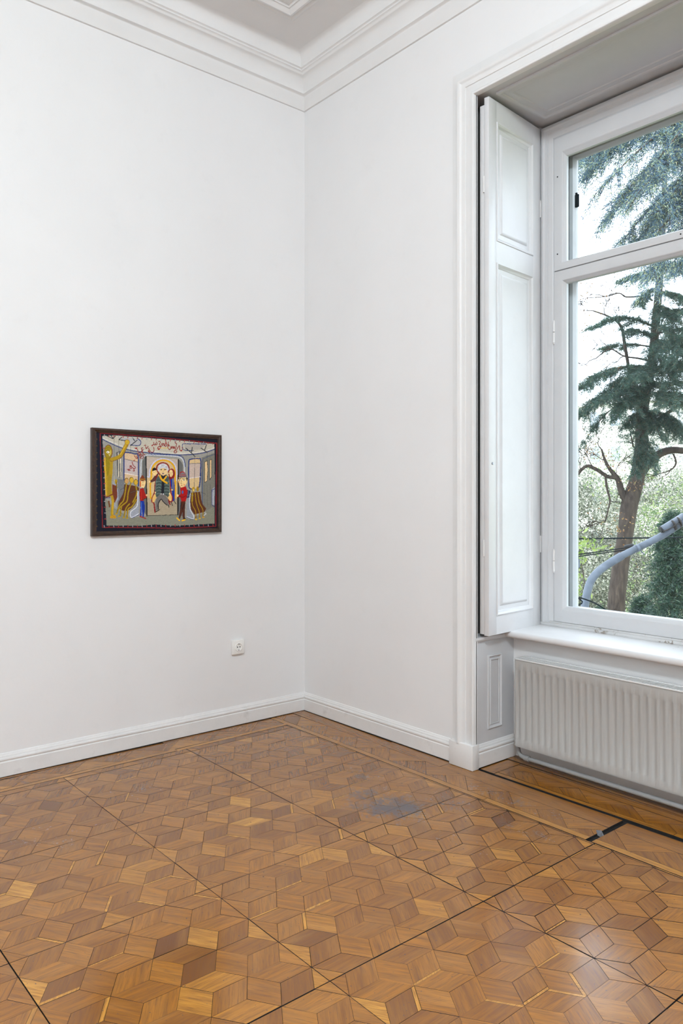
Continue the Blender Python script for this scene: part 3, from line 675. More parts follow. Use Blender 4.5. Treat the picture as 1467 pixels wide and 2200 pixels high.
# ------------------------------------------------------------------ framed painting on the left wall
PIC_Y0, PIC_Y1, PIC_Z0, PIC_Z1 = -1.529, -0.671, 1.274, 1.900
SS = 4                                            # raster cells per photograph pixel
GX, GY, GW, GH = 190, 905, 295, 255
IMG = np.zeros((GH * SS, GW * SS, 3), np.float32); IMG[:] = (22, 24, 36)
CR = {'A': (260, 935, 0.09543), 'B': (195, 930, 0.09202), 'C': (300, 980, 0.0818), 'D': (370, 940, 0.09091), 'O': (180, 900, 0.21813)}
def cv(pts, c):
    x, y, s_ = CR[c]; return np.array([((x + p[0] * s_ - GX) * SS, (y + p[1] * s_ - GY) * SS) for p in pts])
def region(P, pad=1):
    x0, y0 = np.floor(P.min(0) - pad).astype(int); x1, y1 = np.ceil(P.max(0) + pad).astype(int) + 1
    x0, y0 = max(x0, 0), max(y0, 0); x1, y1 = min(x1, IMG.shape[1]), min(y1, IMG.shape[0])
    yy, xx = np.mgrid[y0:y1, x0:x1]; return slice(y0, y1), slice(x0, x1), xx + 0.5, yy + 0.5
def put(sy, sx_, mask, c, a=1.0):
    v = IMG[sy, sx_]; v[mask] = v[mask] * (1 - a) + np.array(c, np.float32) * a
def poly(c, pts, rgb, a=1.0, smooth_=False):
    P = cv(pts, c)
    if smooth_: P = fine(np.vstack([P, P[:1]]), 5)[:-1]
    sy, sx_, xx, yy = region(P); m = np.zeros(xx.shape, bool); j = len(P) - 1
    for i in range(len(P)):
        xi, yi, xj, yj = *P[i], *P[j]
        cr = ((yi > yy) != (yj > yy)) & (xx < (xj - xi) * (yy - yi) / (yj - yi + 1e-9) + xi); m ^= cr; j = i
    put(sy, sx_, m, rgb, a)
def line(c, pts, wd, rgb, a=1.0, smooth_=True):
    P = cv(pts, c); wd = wd * CR[c][2] * SS / 2
    if smooth_ and len(P) > 2: P = fine(P, 5)
    sy, sx_, xx, yy = region(P, wd + 1); m = np.zeros(xx.shape, bool)
    for p, q in zip(P[:-1], P[1:]):
        d = q - p; L = d @ d + 1e-9; t_ = np.clip(((xx - p[0]) * d[0] + (yy - p[1]) * d[1]) / L, 0, 1)
        m |= (xx - p[0] - t_ * d[0]) ** 2 + (yy - p[1] - t_ * d[1]) ** 2 < wd * wd
    put(sy, sx_, m, rgb, a)
def oval(c, x, y, rx, ry, rgb, a=1.0, rot=0.0):
    poly(c, [(x + rx * math.cos(t_) * math.cos(rot) - ry * math.sin(t_) * math.sin(rot), y + rx * math.cos(t_) * math.sin(rot) + ry * math.sin(t_) * math.cos(rot)) for t_ in np.linspace(0, 6.2832, 24, endpoint=False)], rgb, a)
NAVY, RED, BLUE, WHT, BLK = (20, 24, 38), (122, 34, 36), (48, 62, 112), (205, 205, 210), (22, 20, 22)
GOLD, GOLD2, DGOLD, BRN, SKIN = (168, 136, 30), (205, 165, 50), (120, 96, 20), (88, 48, 28), (232, 202, 142)
line('O', [(160, 140), (700, 178), (1308, 240), (1305, 640), (1300, 1058), (900, 1078), (560, 1070), (185, 1068), (172, 600), (160, 140)], 9, RED, smooth_=False)
body = [(183, 168), (300, 163), (560, 182), (950, 214), (1285, 247), (1290, 640), (1286, 1030), (900, 1052), (700, 1040), (560, 1052), (225, 1050), (206, 600)]
poly('O', body, (148, 146, 138))
poly('O', [(183, 168), (300, 163), (560, 182), (950, 214), (1285, 247), (1285, 305), (1160, 335), (960, 352), (700, 335), (520, 318), (380, 285), (270, 240), (186, 200)], (186, 180, 164))
poly('O', [(1160, 380), (1285, 335), (1286, 860), (1200, 912), (1150, 880)], (120, 118, 108))
poly('O', [(208, 780), (300, 880), (460, 975), (620, 955), (920, 945), (1040, 988), (1190, 920), (1285, 862), (1286, 1030), (900, 1052), (700, 1040), (560, 1052), (225, 1050)], (128, 128, 112))
for q, wd_, cc in (([(183, 200), (270, 243), (380, 288), (520, 320), (700, 338), (960, 355), (1160, 338), (1285, 300)], 9, BLUE), ([(186, 188), (275, 228), (390, 272), (530, 305), (700, 322), (960, 340), (1160, 322), (1285, 285)], 6, (212, 210, 205))): line('O', q, wd_, cc)
# ceiling lamps of the carriage and hanging straps
poly('O', [(330, 180), (540, 195), (560, 230), (540, 262), (450, 255), (380, 215)], (170, 168, 168), smooth_=True)
line('O', [(530, 192), (562, 225), (545, 262), (460, 258)], 8, BLUE); line('O', [(985, 245), (1200, 248)], 8, BLUE); line('O', [(985, 245), (970, 255), (985, 305), (1080, 312)], 7, BLUE)
poly('O', [(990, 252), (1190, 254), (1160, 300), (1000, 305)], (168, 160, 150))
for a_, b_ in (((225, 165), (285, 195)), ((270, 168), (290, 190)), ((310, 170), (290, 192)), ((345, 205), (410, 215)), ((345, 205), (375, 180)), ((420, 160), (420, 160)), ((480, 185), (500, 215)), ((525, 210), (460, 262)), ((1005, 288), (1060, 335)), ((1068, 280), (1060, 335)), ((1060, 335), (1095, 370)), ((1155, 288), (1215, 330)), ((1208, 255), (1190, 305))): line('O', [a_, b_], 8, (45, 45, 48))
for q in ([(298, 190), (296, 300), (300, 600)], [(345, 205), (345, 330)], [(460, 262), (462, 640)], [(1095, 370), (1090, 690)], [(1215, 330), (1212, 430)]): line('O', q, 4, (75, 75, 75))
# left side: door slot and window
poly('O', [(318, 330), (360, 312), (372, 560), (352, 582), (332, 560)], (92, 92, 92)); line('O', [(340, 335), (345, 570)], 8, (225, 215, 190)); line('O', [(358, 345), (364, 570)], 7, (225, 215, 190))
poly('O', [(330, 590), (400, 600), (395, 830), (330, 870)], (112, 114, 116)); line('O', [(300, 380), (302, 620)], 5, (190, 175, 140))
poly('O', [(398, 345), (410, 325), (500, 345), (532, 365), (536, 620), (400, 600)], (205, 176, 140)); poly('O', [(402, 400), (532, 425), (532, 555), (402, 530)], (186, 172, 168))
line('O', [(395, 600), (396, 360), (415, 330), (500, 345), (535, 372), (538, 660)], 12, BLUE); line('O', [(402, 395), (532, 425)], 6, (110, 105, 105)); line('O', [(402, 535), (532, 560)], 6, (225, 222, 225))
# doorway with the walking man
poly('O', [(612, 372), (928, 398), (922, 945), (622, 955)], (198, 172, 128)); poly('O', [(618, 375), (925, 400), (925, 560), (650, 580), (618, 575)], (182, 168, 156))
poly('O', [(620, 778), (925, 782), (922, 945), (622, 955)], (164, 150, 126))
poly('C', [(330, 1110), (285, 700), (300, 400), (380, 220), (520, 120), (680, 105), (830, 170), (920, 300), (945, 600), (935, 1100)], (206, 178, 132), smooth_=True)
line('C', [(200, 535), (250, 540), (265, 380), (330, 220), (430, 120), (560, 70), (700, 80), (830, 130), (930, 240), (968, 420), (965, 640)], 26, (200, 200, 222))
line('C', [(290, 1110), (280, 800), (300, 560), (315, 380), (370, 240), (480, 140), (610, 105), (740, 125), (850, 200), (915, 320), (935, 560), (930, 1100)], 42, (214, 160, 22))
poly('O', [(576, 420), (600, 370), (618, 372), (624, 955), (572, 900)], (100, 100, 98)); line('O', [(612, 372), (622, 955)], 11, BLK)
poly('O', [(928, 400), (950, 410), (975, 450), (975, 960), (922, 945)], (100, 100, 98)); line('O', [(932, 400), (926, 945)], 12, BLK); line('O', [(620, 952), (925, 945)], 6, (70, 66, 60))
line('O', [(562, 700), (564, 430), (585, 375), (640, 355), (800, 362), (930, 372), (975, 405), (990, 470), (990, 540)], 10, (190, 196, 204)); line('O', [(640, 346), (800, 352), (940, 362), (985, 395), (1000, 470)], 7, BLUE)
# right windows
poly('O', [(1035, 400), (1150, 395), (1140, 660), (1110, 685), (1050, 690), (1036, 640)], (208, 180, 132), smooth_=True); poly('O', [(1040, 440), (1148, 440), (1146, 570), (1040, 585)], (192, 172, 158))
line('O', [(1090, 690), (1045, 685), (1034, 630), (1034, 430), (1055, 398), (1130, 392), (1152, 420), (1142, 640), (1125, 680)], 12, BLUE); line('O', [(1040, 440), (1148, 437)], 6, (110, 105, 105)); line('O', [(1040, 585), (1145, 570)], 5, (225, 222, 225)); line('O', [(1093, 380), (1088, 690)], 4, (100, 98, 96))
line('O', [(1168, 870), (1170, 440), (1195, 385), (1285, 350)], 6, (70, 84, 116))
for q in ([(1190, 425), (1215, 412), (1222, 500), (1215, 610), (1190, 628)], [(1240, 405), (1258, 398), (1258, 570), (1240, 600)]): poly('O', q, (222, 190, 140)); line('O', q + q[:1], 6, (72, 70, 64), smooth_=False)
poly('O', [(1265, 690), (1286, 670), (1286, 850), (1262, 845)], (160, 166, 174)); line('O', [(1286, 690), (1262, 700), (1260, 845), (1286, 866)], 6, BLUE, smooth_=False)
for x in (1185, 1215, 1245): line('O', [(x, 650), (x + 3, 860)], 8, (104, 102, 94), 0.6)
# benches with seated golden passengers, left
poly('B', [(620, 1100), (650, 1560), (560, 1640), (600, 1750), (540, 1700), (520, 1150)], (150, 156, 168)); poly('B', [(500, 1200), (610, 1240), (620, 1500), (560, 1640), (500, 1500)], (110, 52, 30))
oval('B', 590, 1140, 30, 60, GOLD); line('B', [(600, 1160), (610, 1300)], 26, DGOLD)
line('B', [(420, 1600), (440, 1720)], 40, (110, 70, 40))
poly('B', [(780, 1200), (1100, 1260), (1110, 1400), (1060, 1620), (900, 1800), (700, 1800), (640, 1650), (760, 1400)], BRN, smooth_=True)
poly('B', [(1080, 1340), (1140, 1380), (1120, 1880), (950, 1980), (930, 1860), (1080, 1700)], (150, 154, 164)); line('B', [(1095, 1360), (1090, 1640), (1060, 1740), (930, 1850), (950, 1975), (1110, 1890)], 18, (214, 216, 224)); line('B', [(960, 1990), (1130, 1910)], 12, BLUE)
for (hx, hy, cc) in ((835, 1120, (196, 150, 90)), (950, 1100, GOLD2), (1050, 1150, GOLD2)): oval('B', hx, hy, 52, 72, DGOLD); oval('B', hx + 4, hy + 6, 42, 60, cc)
for q in ([(830, 1190), (800, 1400), (760, 1580), (690, 1660), (640, 1760), (610, 1890)], [(930, 1190), (870, 1400), (840, 1600), (720, 1720), (690, 1930)], [(1050, 1240), (1070, 1420), (980, 1620)], [(1060, 1560), (960, 1720), (870, 1780), (850, 1960)], [(900, 1660), (820, 1760), (780, 1950)], [(800, 1640), (690, 1730), (640, 1800)]): line('B', q, 34, DGOLD); line('B', [(x + 5, y - 3) for x, y in q], 20, GOLD)
line('B', [(930, 1400), (1000, 1370), (1110, 1340)], 10, (70, 70, 72)); line('B', [(570, 1280), (620, 1275)], 10, (60, 60, 62)); line('B', [(690, 1330), (790, 1270)], 8, (70, 70, 72))
for q in ((600, 1890), (660, 1945), (770, 1975), (845, 1990)): oval('B', q[0], q[1], 30, 18, GOLD)
# standing golden man
poly('B', [(305, 580), (360, 560), (500, 590), (520, 720), (500, 1000), (480, 1180), (500, 1460), (400, 1480), (350, 1440), (345, 1050), (315, 900)], GOLD, smooth_=True)
poly('B', [(345, 590), (440, 600), (420, 960), (370, 960)], (128, 116, 18), 0.7, smooth_=True); poly('B', [(400, 1000), (480, 1010), (470, 1440), (410, 1460)], (146, 122, 36), 0.7, smooth_=True)
line('B', [(330, 600), (340, 900), (345, 1100), (360, 1440)], 30, GOLD2); line('B', [(495, 1480), (515, 1620), (500, 1800), (500, 1940)], 62, GOLD); line('B', [(515, 1560), (510, 1900)], 18, GOLD2); poly('B', [(450, 1940), (560, 1920), (590, 1985), (560, 2000), (460, 1990)], (190, 140, 30), smooth_=True)
line('B', [(490, 1440), (420, 1480), (340, 1500)], 26, (110, 50, 34)); line('B', [(350, 1520), (450, 1510)], 16, BLUE)
line('B', [(490, 625), (600, 590), (690, 540), (760, 420), (840, 260)], 92, (110, 60, 30)); line('B', [(490, 620), (600, 585), (690, 530), (760, 415), (840, 250)], 78, GOLD); line('B', [(690, 500), (760, 390), (830, 260)], 20, GOLD2)
oval('B', 850, 215, 60, 62, (120, 60, 36)); oval('B', 850, 218, 52, 55, (196, 160, 44))
oval('B', 410, 440, 100, 165, (116, 60, 36)); oval('B', 408, 440, 86, 150, (150, 128, 26)); poly('B', [(380, 560), (430, 570), (430, 620), (370, 620)], (136, 118, 20)); oval('B', 400, 450, 34, 26, (240, 235, 215)); oval('B', 396, 450, 12, 14, BLK); line('B', [(360, 420), (400, 405), (440, 420)], 9, (74, 62, 14)); oval('B', 460, 460, 22, 60, (196, 170, 70)); line('B', [(425, 500), (440, 530)], 14, (230, 222, 190)); line('B', [(340, 370), (410, 345), (480, 370)], 9, (106, 90, 18))
# boy in red at the door
poly('B', [(1145, 1120), (1270, 1110), (1275, 1200), (1240, 1280), (1190, 1270), (1150, 1230)], SKIN, smooth_=True); poly('B', [(1145, 1120), (1180, 1130), (1170, 1290), (1145, 1240)], (196, 110, 56)); poly('B', [(1140, 1100), (1160, 1040), (1205, 985), (1250, 1040), (1275, 1100), (1200, 1125)], (120, 58, 32), smooth_=True); line('B', [(1150, 1085), (1270, 1080)], 22, (166, 118, 40))
line('B', [(1200, 1150), (1250, 1140)], 8, BLK); oval('B', 1215, 1220, 14, 10, (190, 50, 40))
poly('B', [(1150, 1290), (1230, 1290), (1270, 1420), (1320, 1450), (1290, 1530), (1240, 1560), (1230, 1590), (1150, 1590), (1130, 1420)], (150, 26, 20)); line('B', [(1170, 1330), (1180, 1560)], 16, (196, 44, 30)); line('B', [(1210, 1560), (1280, 1530)], 14, (60, 44, 20)); oval('B', 1305, 1455, 20, 24, (222, 180, 130))
poly('B', [(1150, 1590), (1240, 1590), (1265, 1740), (1235, 1960), (1205, 1960), (1195, 1780), (1185, 1940), (1145, 1940), (1160, 1750)], (22, 48, 140)); line('B', [(1185, 1620), (1185, 1900)], 12, (70, 110, 190)); line('B', [(1150, 1950), (1280, 2000)], 24, (150, 24, 22))
# companions behind the man
poly('C', [(500, 470), (420, 480), (330, 600), (260, 660), (280, 700), (420, 650), (460, 560)], (84, 48, 46)); oval('C', 262, 672, 24, 30, SKIN); oval('C', 400, 420, 70, 95, SKIN, rot=-0.3); poly('C', [(325, 400), (340, 330), (390, 300), (440, 330), (455, 360), (380, 380)], BLK, smooth_=True); oval('C', 375, 425, 10, 8, BLK); oval('C', 425, 405, 10, 8, BLK); oval('C', 410, 475, 10, 6, (170, 60, 50)); line('C', [(440, 500), (480, 460)], 22, (40, 50, 70))
poly('C', [(760, 470), (770, 380), (830, 325), (900, 360), (930, 460), (900, 570), (840, 640), (780, 600)], (136, 34, 30), smooth_=True); oval('C', 822, 450, 52, 95, SKIN); oval('C', 800, 440, 9, 7, BLK); oval('C', 850, 435, 9, 7, BLK); oval('C', 830, 515, 10, 7, (176, 50, 44)); line('C', [(825, 450), (825, 490)], 7, (190, 140, 80))
poly('C', [(800, 610), (900, 580), (920, 800), (915, 1180), (860, 1180), (840, 900)], (26, 52, 140)); line('C', [(870, 600), (870, 900)], 30, (120, 126, 130)); oval('C', 848, 885, 18, 18, SKIN); line('C', [(830, 1200), (860, 1300)], 18, BLK); line('C', [(900, 1170), (950, 1250)], 18, BLK)
# walking man with the yellow scarf
line('C', [(450, 500), (420, 650), (400, 820), (390, 950), (330, 1100), (325, 1200), (370, 1230), (385, 1300), (400, 1470)], 34, (126, 22, 24)); line('C', [(770, 480), (800, 700), (820, 950), (860, 1100), (850, 1180), (800, 1200), (740, 1140), (800, 1270)], 32, (126, 22, 24)); line('C', [(440, 330), (470, 240), (560, 180), (640, 180), (720, 210), (770, 300), (760, 420)], 34, (126, 22, 24)); line('C', [(440, 320), (480, 420), (530, 480)], 34, (126, 22, 24))
oval('C', 375, 1110, 40, 110, (222, 178, 100), rot=0.25); oval('C', 800, 1080, 46, 100, (226, 182, 108), rot=-0.1)
poly('C', [(470, 330), (500, 240), (580, 195), (660, 200), (740, 270), (755, 340), (720, 400), (500, 400)], (196, 196, 200), smooth_=True)
for i in range(26):
    a_ = i * 2.4; rr = 40 + 80 * ((i * 0.618) % 1); line('C', [(612 + rr * 1.35 * math.cos(a_), 300 + rr * 0.8 * math.sin(a_)), (612 + (rr + 26) * 1.3 * math.cos(a_ + 0.25), 300 + (rr + 26) * 0.8 * math.sin(a_ + 0.25))], 9, (120, 122, 130) if i % 2 else (228, 228, 232))
poly('C', [(520, 350), (610, 310), (710, 350), (715, 420), (690, 480), (625, 510), (560, 480), (525, 420)], (226, 192, 136), smooth_=True)
line('C', [(540, 355), (590, 340)], 14, (70, 52, 30)); line('C', [(640, 340), (700, 350)], 14, (70, 52, 30)); oval('C', 570, 362, 16, 9, (40, 36, 30)); oval('C', 662, 362, 16, 9, (40, 36, 30)); line('C', [(620, 370), (612, 425)], 10, (180, 136, 80)); oval('C', 615, 455, 32, 16, (96, 98, 112)); oval('C', 618, 468, 20, 7, (150, 70, 60))
poly('C', [(520, 490), (620, 520), (700, 480), (770, 560), (790, 760), (800, 970), (740, 1090), (650, 1000), (560, 980), (440, 1090), (400, 950), (420, 650), (450, 560)], (72, 86, 82)); poly('C', [(560, 480), (620, 520), (690, 480), (650, 640), (640, 970), (560, 980), (580, 700)], (30, 30, 38))
for i in range(11): y = 620 + i * 40; line('C', [(440, y + 20), (500, y), (565, y + 16)], 9, (122, 138, 130) if i % 2 else (40, 52, 56)); line('C', [(655, y + 8), (710, y), (780, y + 22)], 9, (122, 138, 130) if i % 2 else (40, 52, 56))
line('C', [(770, 620), (785, 800), (785, 960)], 16, (120, 140, 126)); line('C', [(430, 640), (412, 900)], 16, (112, 132, 120)); oval('C', 412, 955, 18, 22, SKIN); oval('C', 785, 985, 18, 24, SKIN)
line('C', [(530, 520), (590, 620), (715, 705)], 46, (222, 164, 24)); line('C', [(700, 530), (660, 590), (630, 620)], 36, (222, 164, 24))
poly('C', [(540, 985), (640, 985), (740, 1110), (770, 1290), (720, 1300), (570, 1130), (500, 1240), (500, 1400), (420, 1440), (410, 1200), (440, 1100)], (112, 106, 102), smooth_=False); line('C', [(490, 1390), (490, 1250), (560, 1130), (620, 1200), (720, 1290)], 22, BLK); line('C', [(425, 1465), (520, 1405)], 20, BLK); line('C', [(760, 1290), (770, 1350)], 22, BLK); poly('C', [(545, 990), (580, 985), (560, 1010)], (230, 230, 235)); poly('C', [(610, 990), (635, 975), (630, 1020)], (235, 235, 240))
# man in the striped cap, right
poly('D', [(150, 950), (350, 950), (350, 1050), (320, 1120), (230, 1195), (170, 1120), (140, 1040)], (230, 200, 140), smooth_=True); poly('D', [(145, 1030), (180, 1150), (230, 1195), (200, 1200), (160, 1120)], (206, 110, 60)); poly('D', [(330, 930), (365, 960), (350, 1040), (335, 1000)], BLK); line('D', [(150, 975), (205, 965)], 16, BLK); line('D', [(235, 975), (320, 975)], 16, BLK); oval('D', 180, 1005, 26, 16, (240, 232, 205)); oval('D', 272, 1005, 30, 18, (240, 232, 205)); oval('D', 180, 1005, 13, 13, BLK); oval('D', 275, 1005, 14, 14, BLK); line('D', [(220, 1010), (212, 1095), (235, 1095)], 9, (150, 100, 60)); oval('D', 222, 1135, 18, 9, (150, 40, 36)); oval('D', 285, 1120, 22, 18, (222, 140, 90)); oval('D', 165, 1045, 16, 10, (222, 140, 90))
poly('D', [(155, 940), (170, 870), (230, 805), (290, 820), (325, 870), (330, 930)], (110, 112, 116), smooth_=True); line('D', [(190, 840), (230, 810), (285, 830)], 22, (170, 36, 36)); line('D', [(180, 875), (320, 868)], 14, (170, 50, 46)); line('D', [(165, 912), (325, 905)], 14, (170, 50, 46)); line('D', [(160, 935), (330, 925)], 12, (70, 78, 92))
poly('D', [(350, 1230), (435, 1260), (400, 1425), (330, 1430)], (40, 52, 84)); line('D', [(380, 1260), (370, 1400)], 14, (100, 110, 130))
poly('D', [(190, 1190), (320, 1150), (360, 1260), (350, 1380), (320, 1510), (220, 1510), (190, 1420), (130, 1400), (140, 1360), (200, 1340)], (164, 20, 18)); line('D', [(150, 1385), (250, 1410), (330, 1370)], 18, (110, 18, 18)); oval('D', 245, 1290, 20, 42, (60, 90, 150)); oval('D', 125, 1370, 24, 28, SKIN)
poly('D', [(200, 1510), (310, 1510), (300, 1700), (300, 1930), (250, 1930), (245, 1750), (180, 1930), (150, 1900), (190, 1680)], (78, 40, 26)); line('D', [(290, 1560), (240, 1700)], 16, BLK); line('D', [(205, 1540), (195, 1680)], 14, BLK); line('D', [(110, 1900), (170, 1960)], 30, (226, 176, 30)); line('D', [(235, 1965), (305, 1945)], 30, (226, 176, 30)); line('D', [(290, 1890), (300, 1920)], 20, BLK)
# right bench
poly('D', [(340, 1430), (420, 1420), (420, 1680), (440, 1780), (500, 1840), (490, 1930), (340, 1870)], (142, 146, 152)); line('D', [(425, 1330), (410, 1500), (425, 1700), (500, 1840), (495, 1920), (340, 1870)], 18, (206, 210, 218)); line('D', [(335, 1880), (490, 1945)], 12, BLUE)
poly('D', [(440, 1300), (660, 1280), (690, 1480), (720, 1580), (800, 1680), (760, 1760), (600, 1800), (520, 1820), (440, 1700), (420, 1500)], BRN, smooth_=False)
for q in ([(490, 1290), (470, 1450), (480, 1600), (550, 1740), (555, 1900)], [(540, 1310), (560, 1500), (600, 1650), (640, 1760), (645, 1890)], [(600, 1300), (640, 1540), (720, 1700), (725, 1860)]): line('D', q, 26, (118, 74, 24)); line('D', q, 12, GOLD)
line('D', [(475, 1320), (470, 1500)], 36, GOLD); oval('D', 500, 1225, 36, 60, (176, 140, 34)); oval('D', 600, 1215, 30, 60, (160, 124, 30)); oval('D', 505, 1245, 16, 26, (222, 196, 120)); oval('D', 565, 1935, 30, 18, GOLD2); oval('D', 650, 1910, 28, 16, GOLD2); oval('D', 735, 1885, 30, 16, (190, 140, 40)); line('D', [(350, 1365), (500, 1370)], 7, (110, 110, 112)); line('D', [(680, 1290), (790, 1340)], 8, (60, 60, 60)); line('D', [(770, 1780), (800, 1800), (750, 1840)], 14, (205, 205, 210))
# handwritten red lettering along the arch
INK = (132, 40, 36)
for q in ([(140, 770), (185, 800), (170, 760), (210, 790)], [(190, 700), (230, 690), (240, 740), (200, 740), (225, 690)], [(240, 740), (270, 735), (300, 800), (270, 800)], [(250, 600), (275, 680), (320, 720), (310, 750), (270, 740)], [(280, 580), (310, 560)], [(300, 460), (340, 520), (375, 520), (340, 470)],
          [(310, 290), (345, 300), (385, 350), (370, 370)], [(325, 300), (355, 285), (345, 310)], [(370, 420), (420, 390), (440, 430), (400, 440), (430, 480)], [(430, 450), (490, 450), (500, 500), (460, 530), (430, 500), (470, 480)], [(455, 300), (470, 330), (500, 330), (450, 370), (490, 390)], [(480, 360), (500, 420), (540, 450)], [(460, 290), (490, 285)],
          [(525, 235), (550, 225), (560, 290), (600, 270), (605, 250)], [(565, 300), (590, 290)], [(620, 290), (640, 340), (700, 385), (740, 350), (735, 270)], [(605, 360), (650, 390), (620, 345)], [(700, 235), (725, 210), (750, 220)], [(735, 160), (745, 215), (810, 205), (795, 150)], [(770, 210), (775, 180)],
          [(840, 150), (870, 135), (885, 165), (860, 200), (880, 230), (885, 280), (850, 325), (825, 290), (850, 255), (900, 255)], [(905, 250), (915, 190), (935, 185), (935, 240), (950, 195), (970, 190), (970, 240)], [(1000, 100), (1010, 180), (985, 235), (1010, 250), (1030, 210), (1005, 185)], [(1065, 150), (1050, 270), (1075, 215), (1090, 250)], [(1045, 270), (1090, 325), (1115, 300)], [(1115, 310), (1130, 250), (1145, 300), (1165, 250), (1180, 300), (1200, 250), (1205, 300)],
          [(1210, 130), (1225, 180), (1250, 190), (1235, 270), (1215, 340), (1190, 380), (1220, 400), (1255, 380), (1240, 350), (1200, 350)], [(1250, 330), (1310, 235), (1325, 330), (1355, 355), (1380, 320)], [(1215, 150), (1235, 140)], [(1370, 285), (1390, 280)]): line('A', q, 17, INK)
for q in ((850, 310), (1012, 180), (700, 235), (1355, 350), (330, 295)): oval('A', q[0], q[1], 16, 16, (150, 30, 28))
line('A', [(890, 285), (960, 290), (1060, 285)], 26, (214, 176, 90), 0.6)
# stitched edge: little tufts and tacks
for i in range(24):
    f_ = i / 23; x = 200 + 1070 * f_; line('O', [(x, 172 + 78 * f_), (x + 3, 156 + 78 * f_)], 7, (150, 50, 50) if i % 3 else (150, 150, 156)); line('O', [(x, 1050 - 12 * f_), (x + 3, 1066 - 12 * f_)], 7, (150, 50, 50) if i % 2 else (140, 140, 148))
for i in range(14):
    y = 230 + 58 * i; line('O', [(200 + i * 1.5, y), (186 + i * 1.5, y + 2)], 7, (150, 50, 50) if i % 2 else (150, 150, 156)); oval('O', 128, 200 + 66 * i, 6, 6, (110, 84, 40))
# soft brush variation
IMG *= (1 + 0.025 * (np.kron(rng.standard_normal((IMG.shape[0] // 4 + 1, IMG.shape[1] // 10 + 1)), np.ones((4, 10)))[:IMG.shape[0], :IMG.shape[1], None])).astype(np.float32)
IMG = np.clip(IMG, 0, 255) / 255.0; IMG = np.where(IMG <= 0.04045, IMG / 12.92, ((IMG + 0.055) / 1.055) ** 2.4)
# canvas in the frame: pull the drawing back to the picture plane
FRW = 0.028
pic = empty('painting', (WX, (PIC_Y0 + PIC_Y1) / 2, PIC_Z0), 'small framed figurative painting of people in a train carriage', 'painting')
ya, yb, za, zb = PIC_Y0 + FRW * 0.75, PIC_Y1 - FRW * 0.75, PIC_Z0 + FRW * 0.75, PIC_Z1 - FRW * 0.75
NU, NV = 420, 310; xc = WX + 0.020
yy = np.linspace(ya, yb, NU); zz = np.linspace(za, zb, NV); YY, ZZ = np.meshgrid(yy, zz)
Pw = np.stack([np.full(YY.size, xc), YY.ravel(), ZZ.ravel()], 1)
d = Pw - CAM; dz = d @ FWD; u = CX + F_PX * (d @ RGT) / dz; v = HZ - F_PX * d[:, 2] / dz
cu = np.clip(((u - GX) * SS).astype(int), 0, IMG.shape[1] - 1); cvv = np.clip(((v - GY) * SS).astype(int), 0, IMG.shape[0] - 1)
colr = np.concatenate([IMG[cvv, cu], np.ones((len(u), 1))], 1).astype(np.float32)
ii = (np.arange(NV - 1)[:, None] * NU + np.arange(NU - 1)[None]).ravel()
me = bpy.data.meshes.new('canvas'); me.from_pydata((Pw - ORG[pic.name]).tolist(), [], np.stack([ii, ii + 1, ii + NU + 1, ii + NU], 1).tolist())
ca_ = me.color_attributes.new('paint', 'FLOAT_COLOR', 'POINT'); ca_.data.foreach_set('color', colr.ravel())
me.materials.append(MATS['canvas_paint']); me.update()
canvas = finish(bpy.data.objects.new('canvas', me), ORG[pic.name], pic, None, None, None, None)
MB().box(WX, xc - 0.001, ya, yb, za, zb).build('backing_board', 'frame_wood', pic)
fp = [(0, -0.0), (0.0, 0.026), (0.004, 0.031), (0.012, 0.032), (0.016, 0.030), (0.020, 0.025), (0.026, 0.024), (0.028, 0.021), (0.028, 0.010)]
cs = [((WX, PIC_Y0, PIC_Z0), (0, 1, 1)), ((WX, PIC_Y1, PIC_Z0), (0, -1, 1)), ((WX, PIC_Y1, PIC_Z1), (0, -1, -1)), ((WX, PIC_Y0, PIC_Z1), (0, 1, -1))]
for i in range(4):
    (P, A), (Q, B) = cs[i], cs[(i + 1) % 4]
    MB().sweep([(P, A, (1, 0, 0)), (Q, B, (1, 0, 0))], fp).build('frame_rail', 'frame_wood', pic, smooth=True)

# ------------------------------------------------------------------ garden and street outside
GZ = -4.6
MB().box(-90, 60, OUT + 0.02, 120, GZ - 0.3, GZ).build('ground', 'grass_ground', kind=S)
MB().box(-0.35, RX + 0.3, OUT - 0.3, OUT, GZ, -0.12).build('wall_facade', 'facade_plaster', kind=S)
MB().box(-90, 60, OUT + 0.03, 8.5, GZ, GZ + 0.03).build('floor_street', 'asphalt', kind=S)
def quads(V, n):                                    # n-gon soup
    F_ = np.arange(len(V)).reshape(-1, n); return F_
def soup(name, V, n, mat, parent, kind='stuff', loc=None):
    loc = ORG[parent.name] if loc is None else loc
    me = bpy.data.meshes.new(name); V = np.asarray(V) - np.asarray(loc); k = len(V) // n
    me.vertices.add(len(V)); me.vertices.foreach_set('co', V.astype(np.float32).ravel())
    me.loops.add(k * n); me.loops.foreach_set('vertex_index', np.arange(k * n, dtype=np.int32))
    me.polygons.add(k); me.polygons.foreach_set('loop_start', (np.arange(k) * n).astype(np.int32))
    me.materials.append(MATS[mat]); me.update(calc_edges=True); me.validate()
    return finish(bpy.data.objects.new(name, me), loc, parent, None, None, None, kind)
def unit(a): return a / (np.linalg.norm(a, axis=-1, keepdims=True) + 1e-9)
def needles(C, D, L, W):
    """thin triangles at C pointing along D with length L, width W"""
    side = unit(np.cross(D, rng.standard_normal(D.shape))) * (W * 0.5)[:, None]
    return np.stack([C - side, C + side, C + D * L[:, None]], 1).reshape(-1, 3)
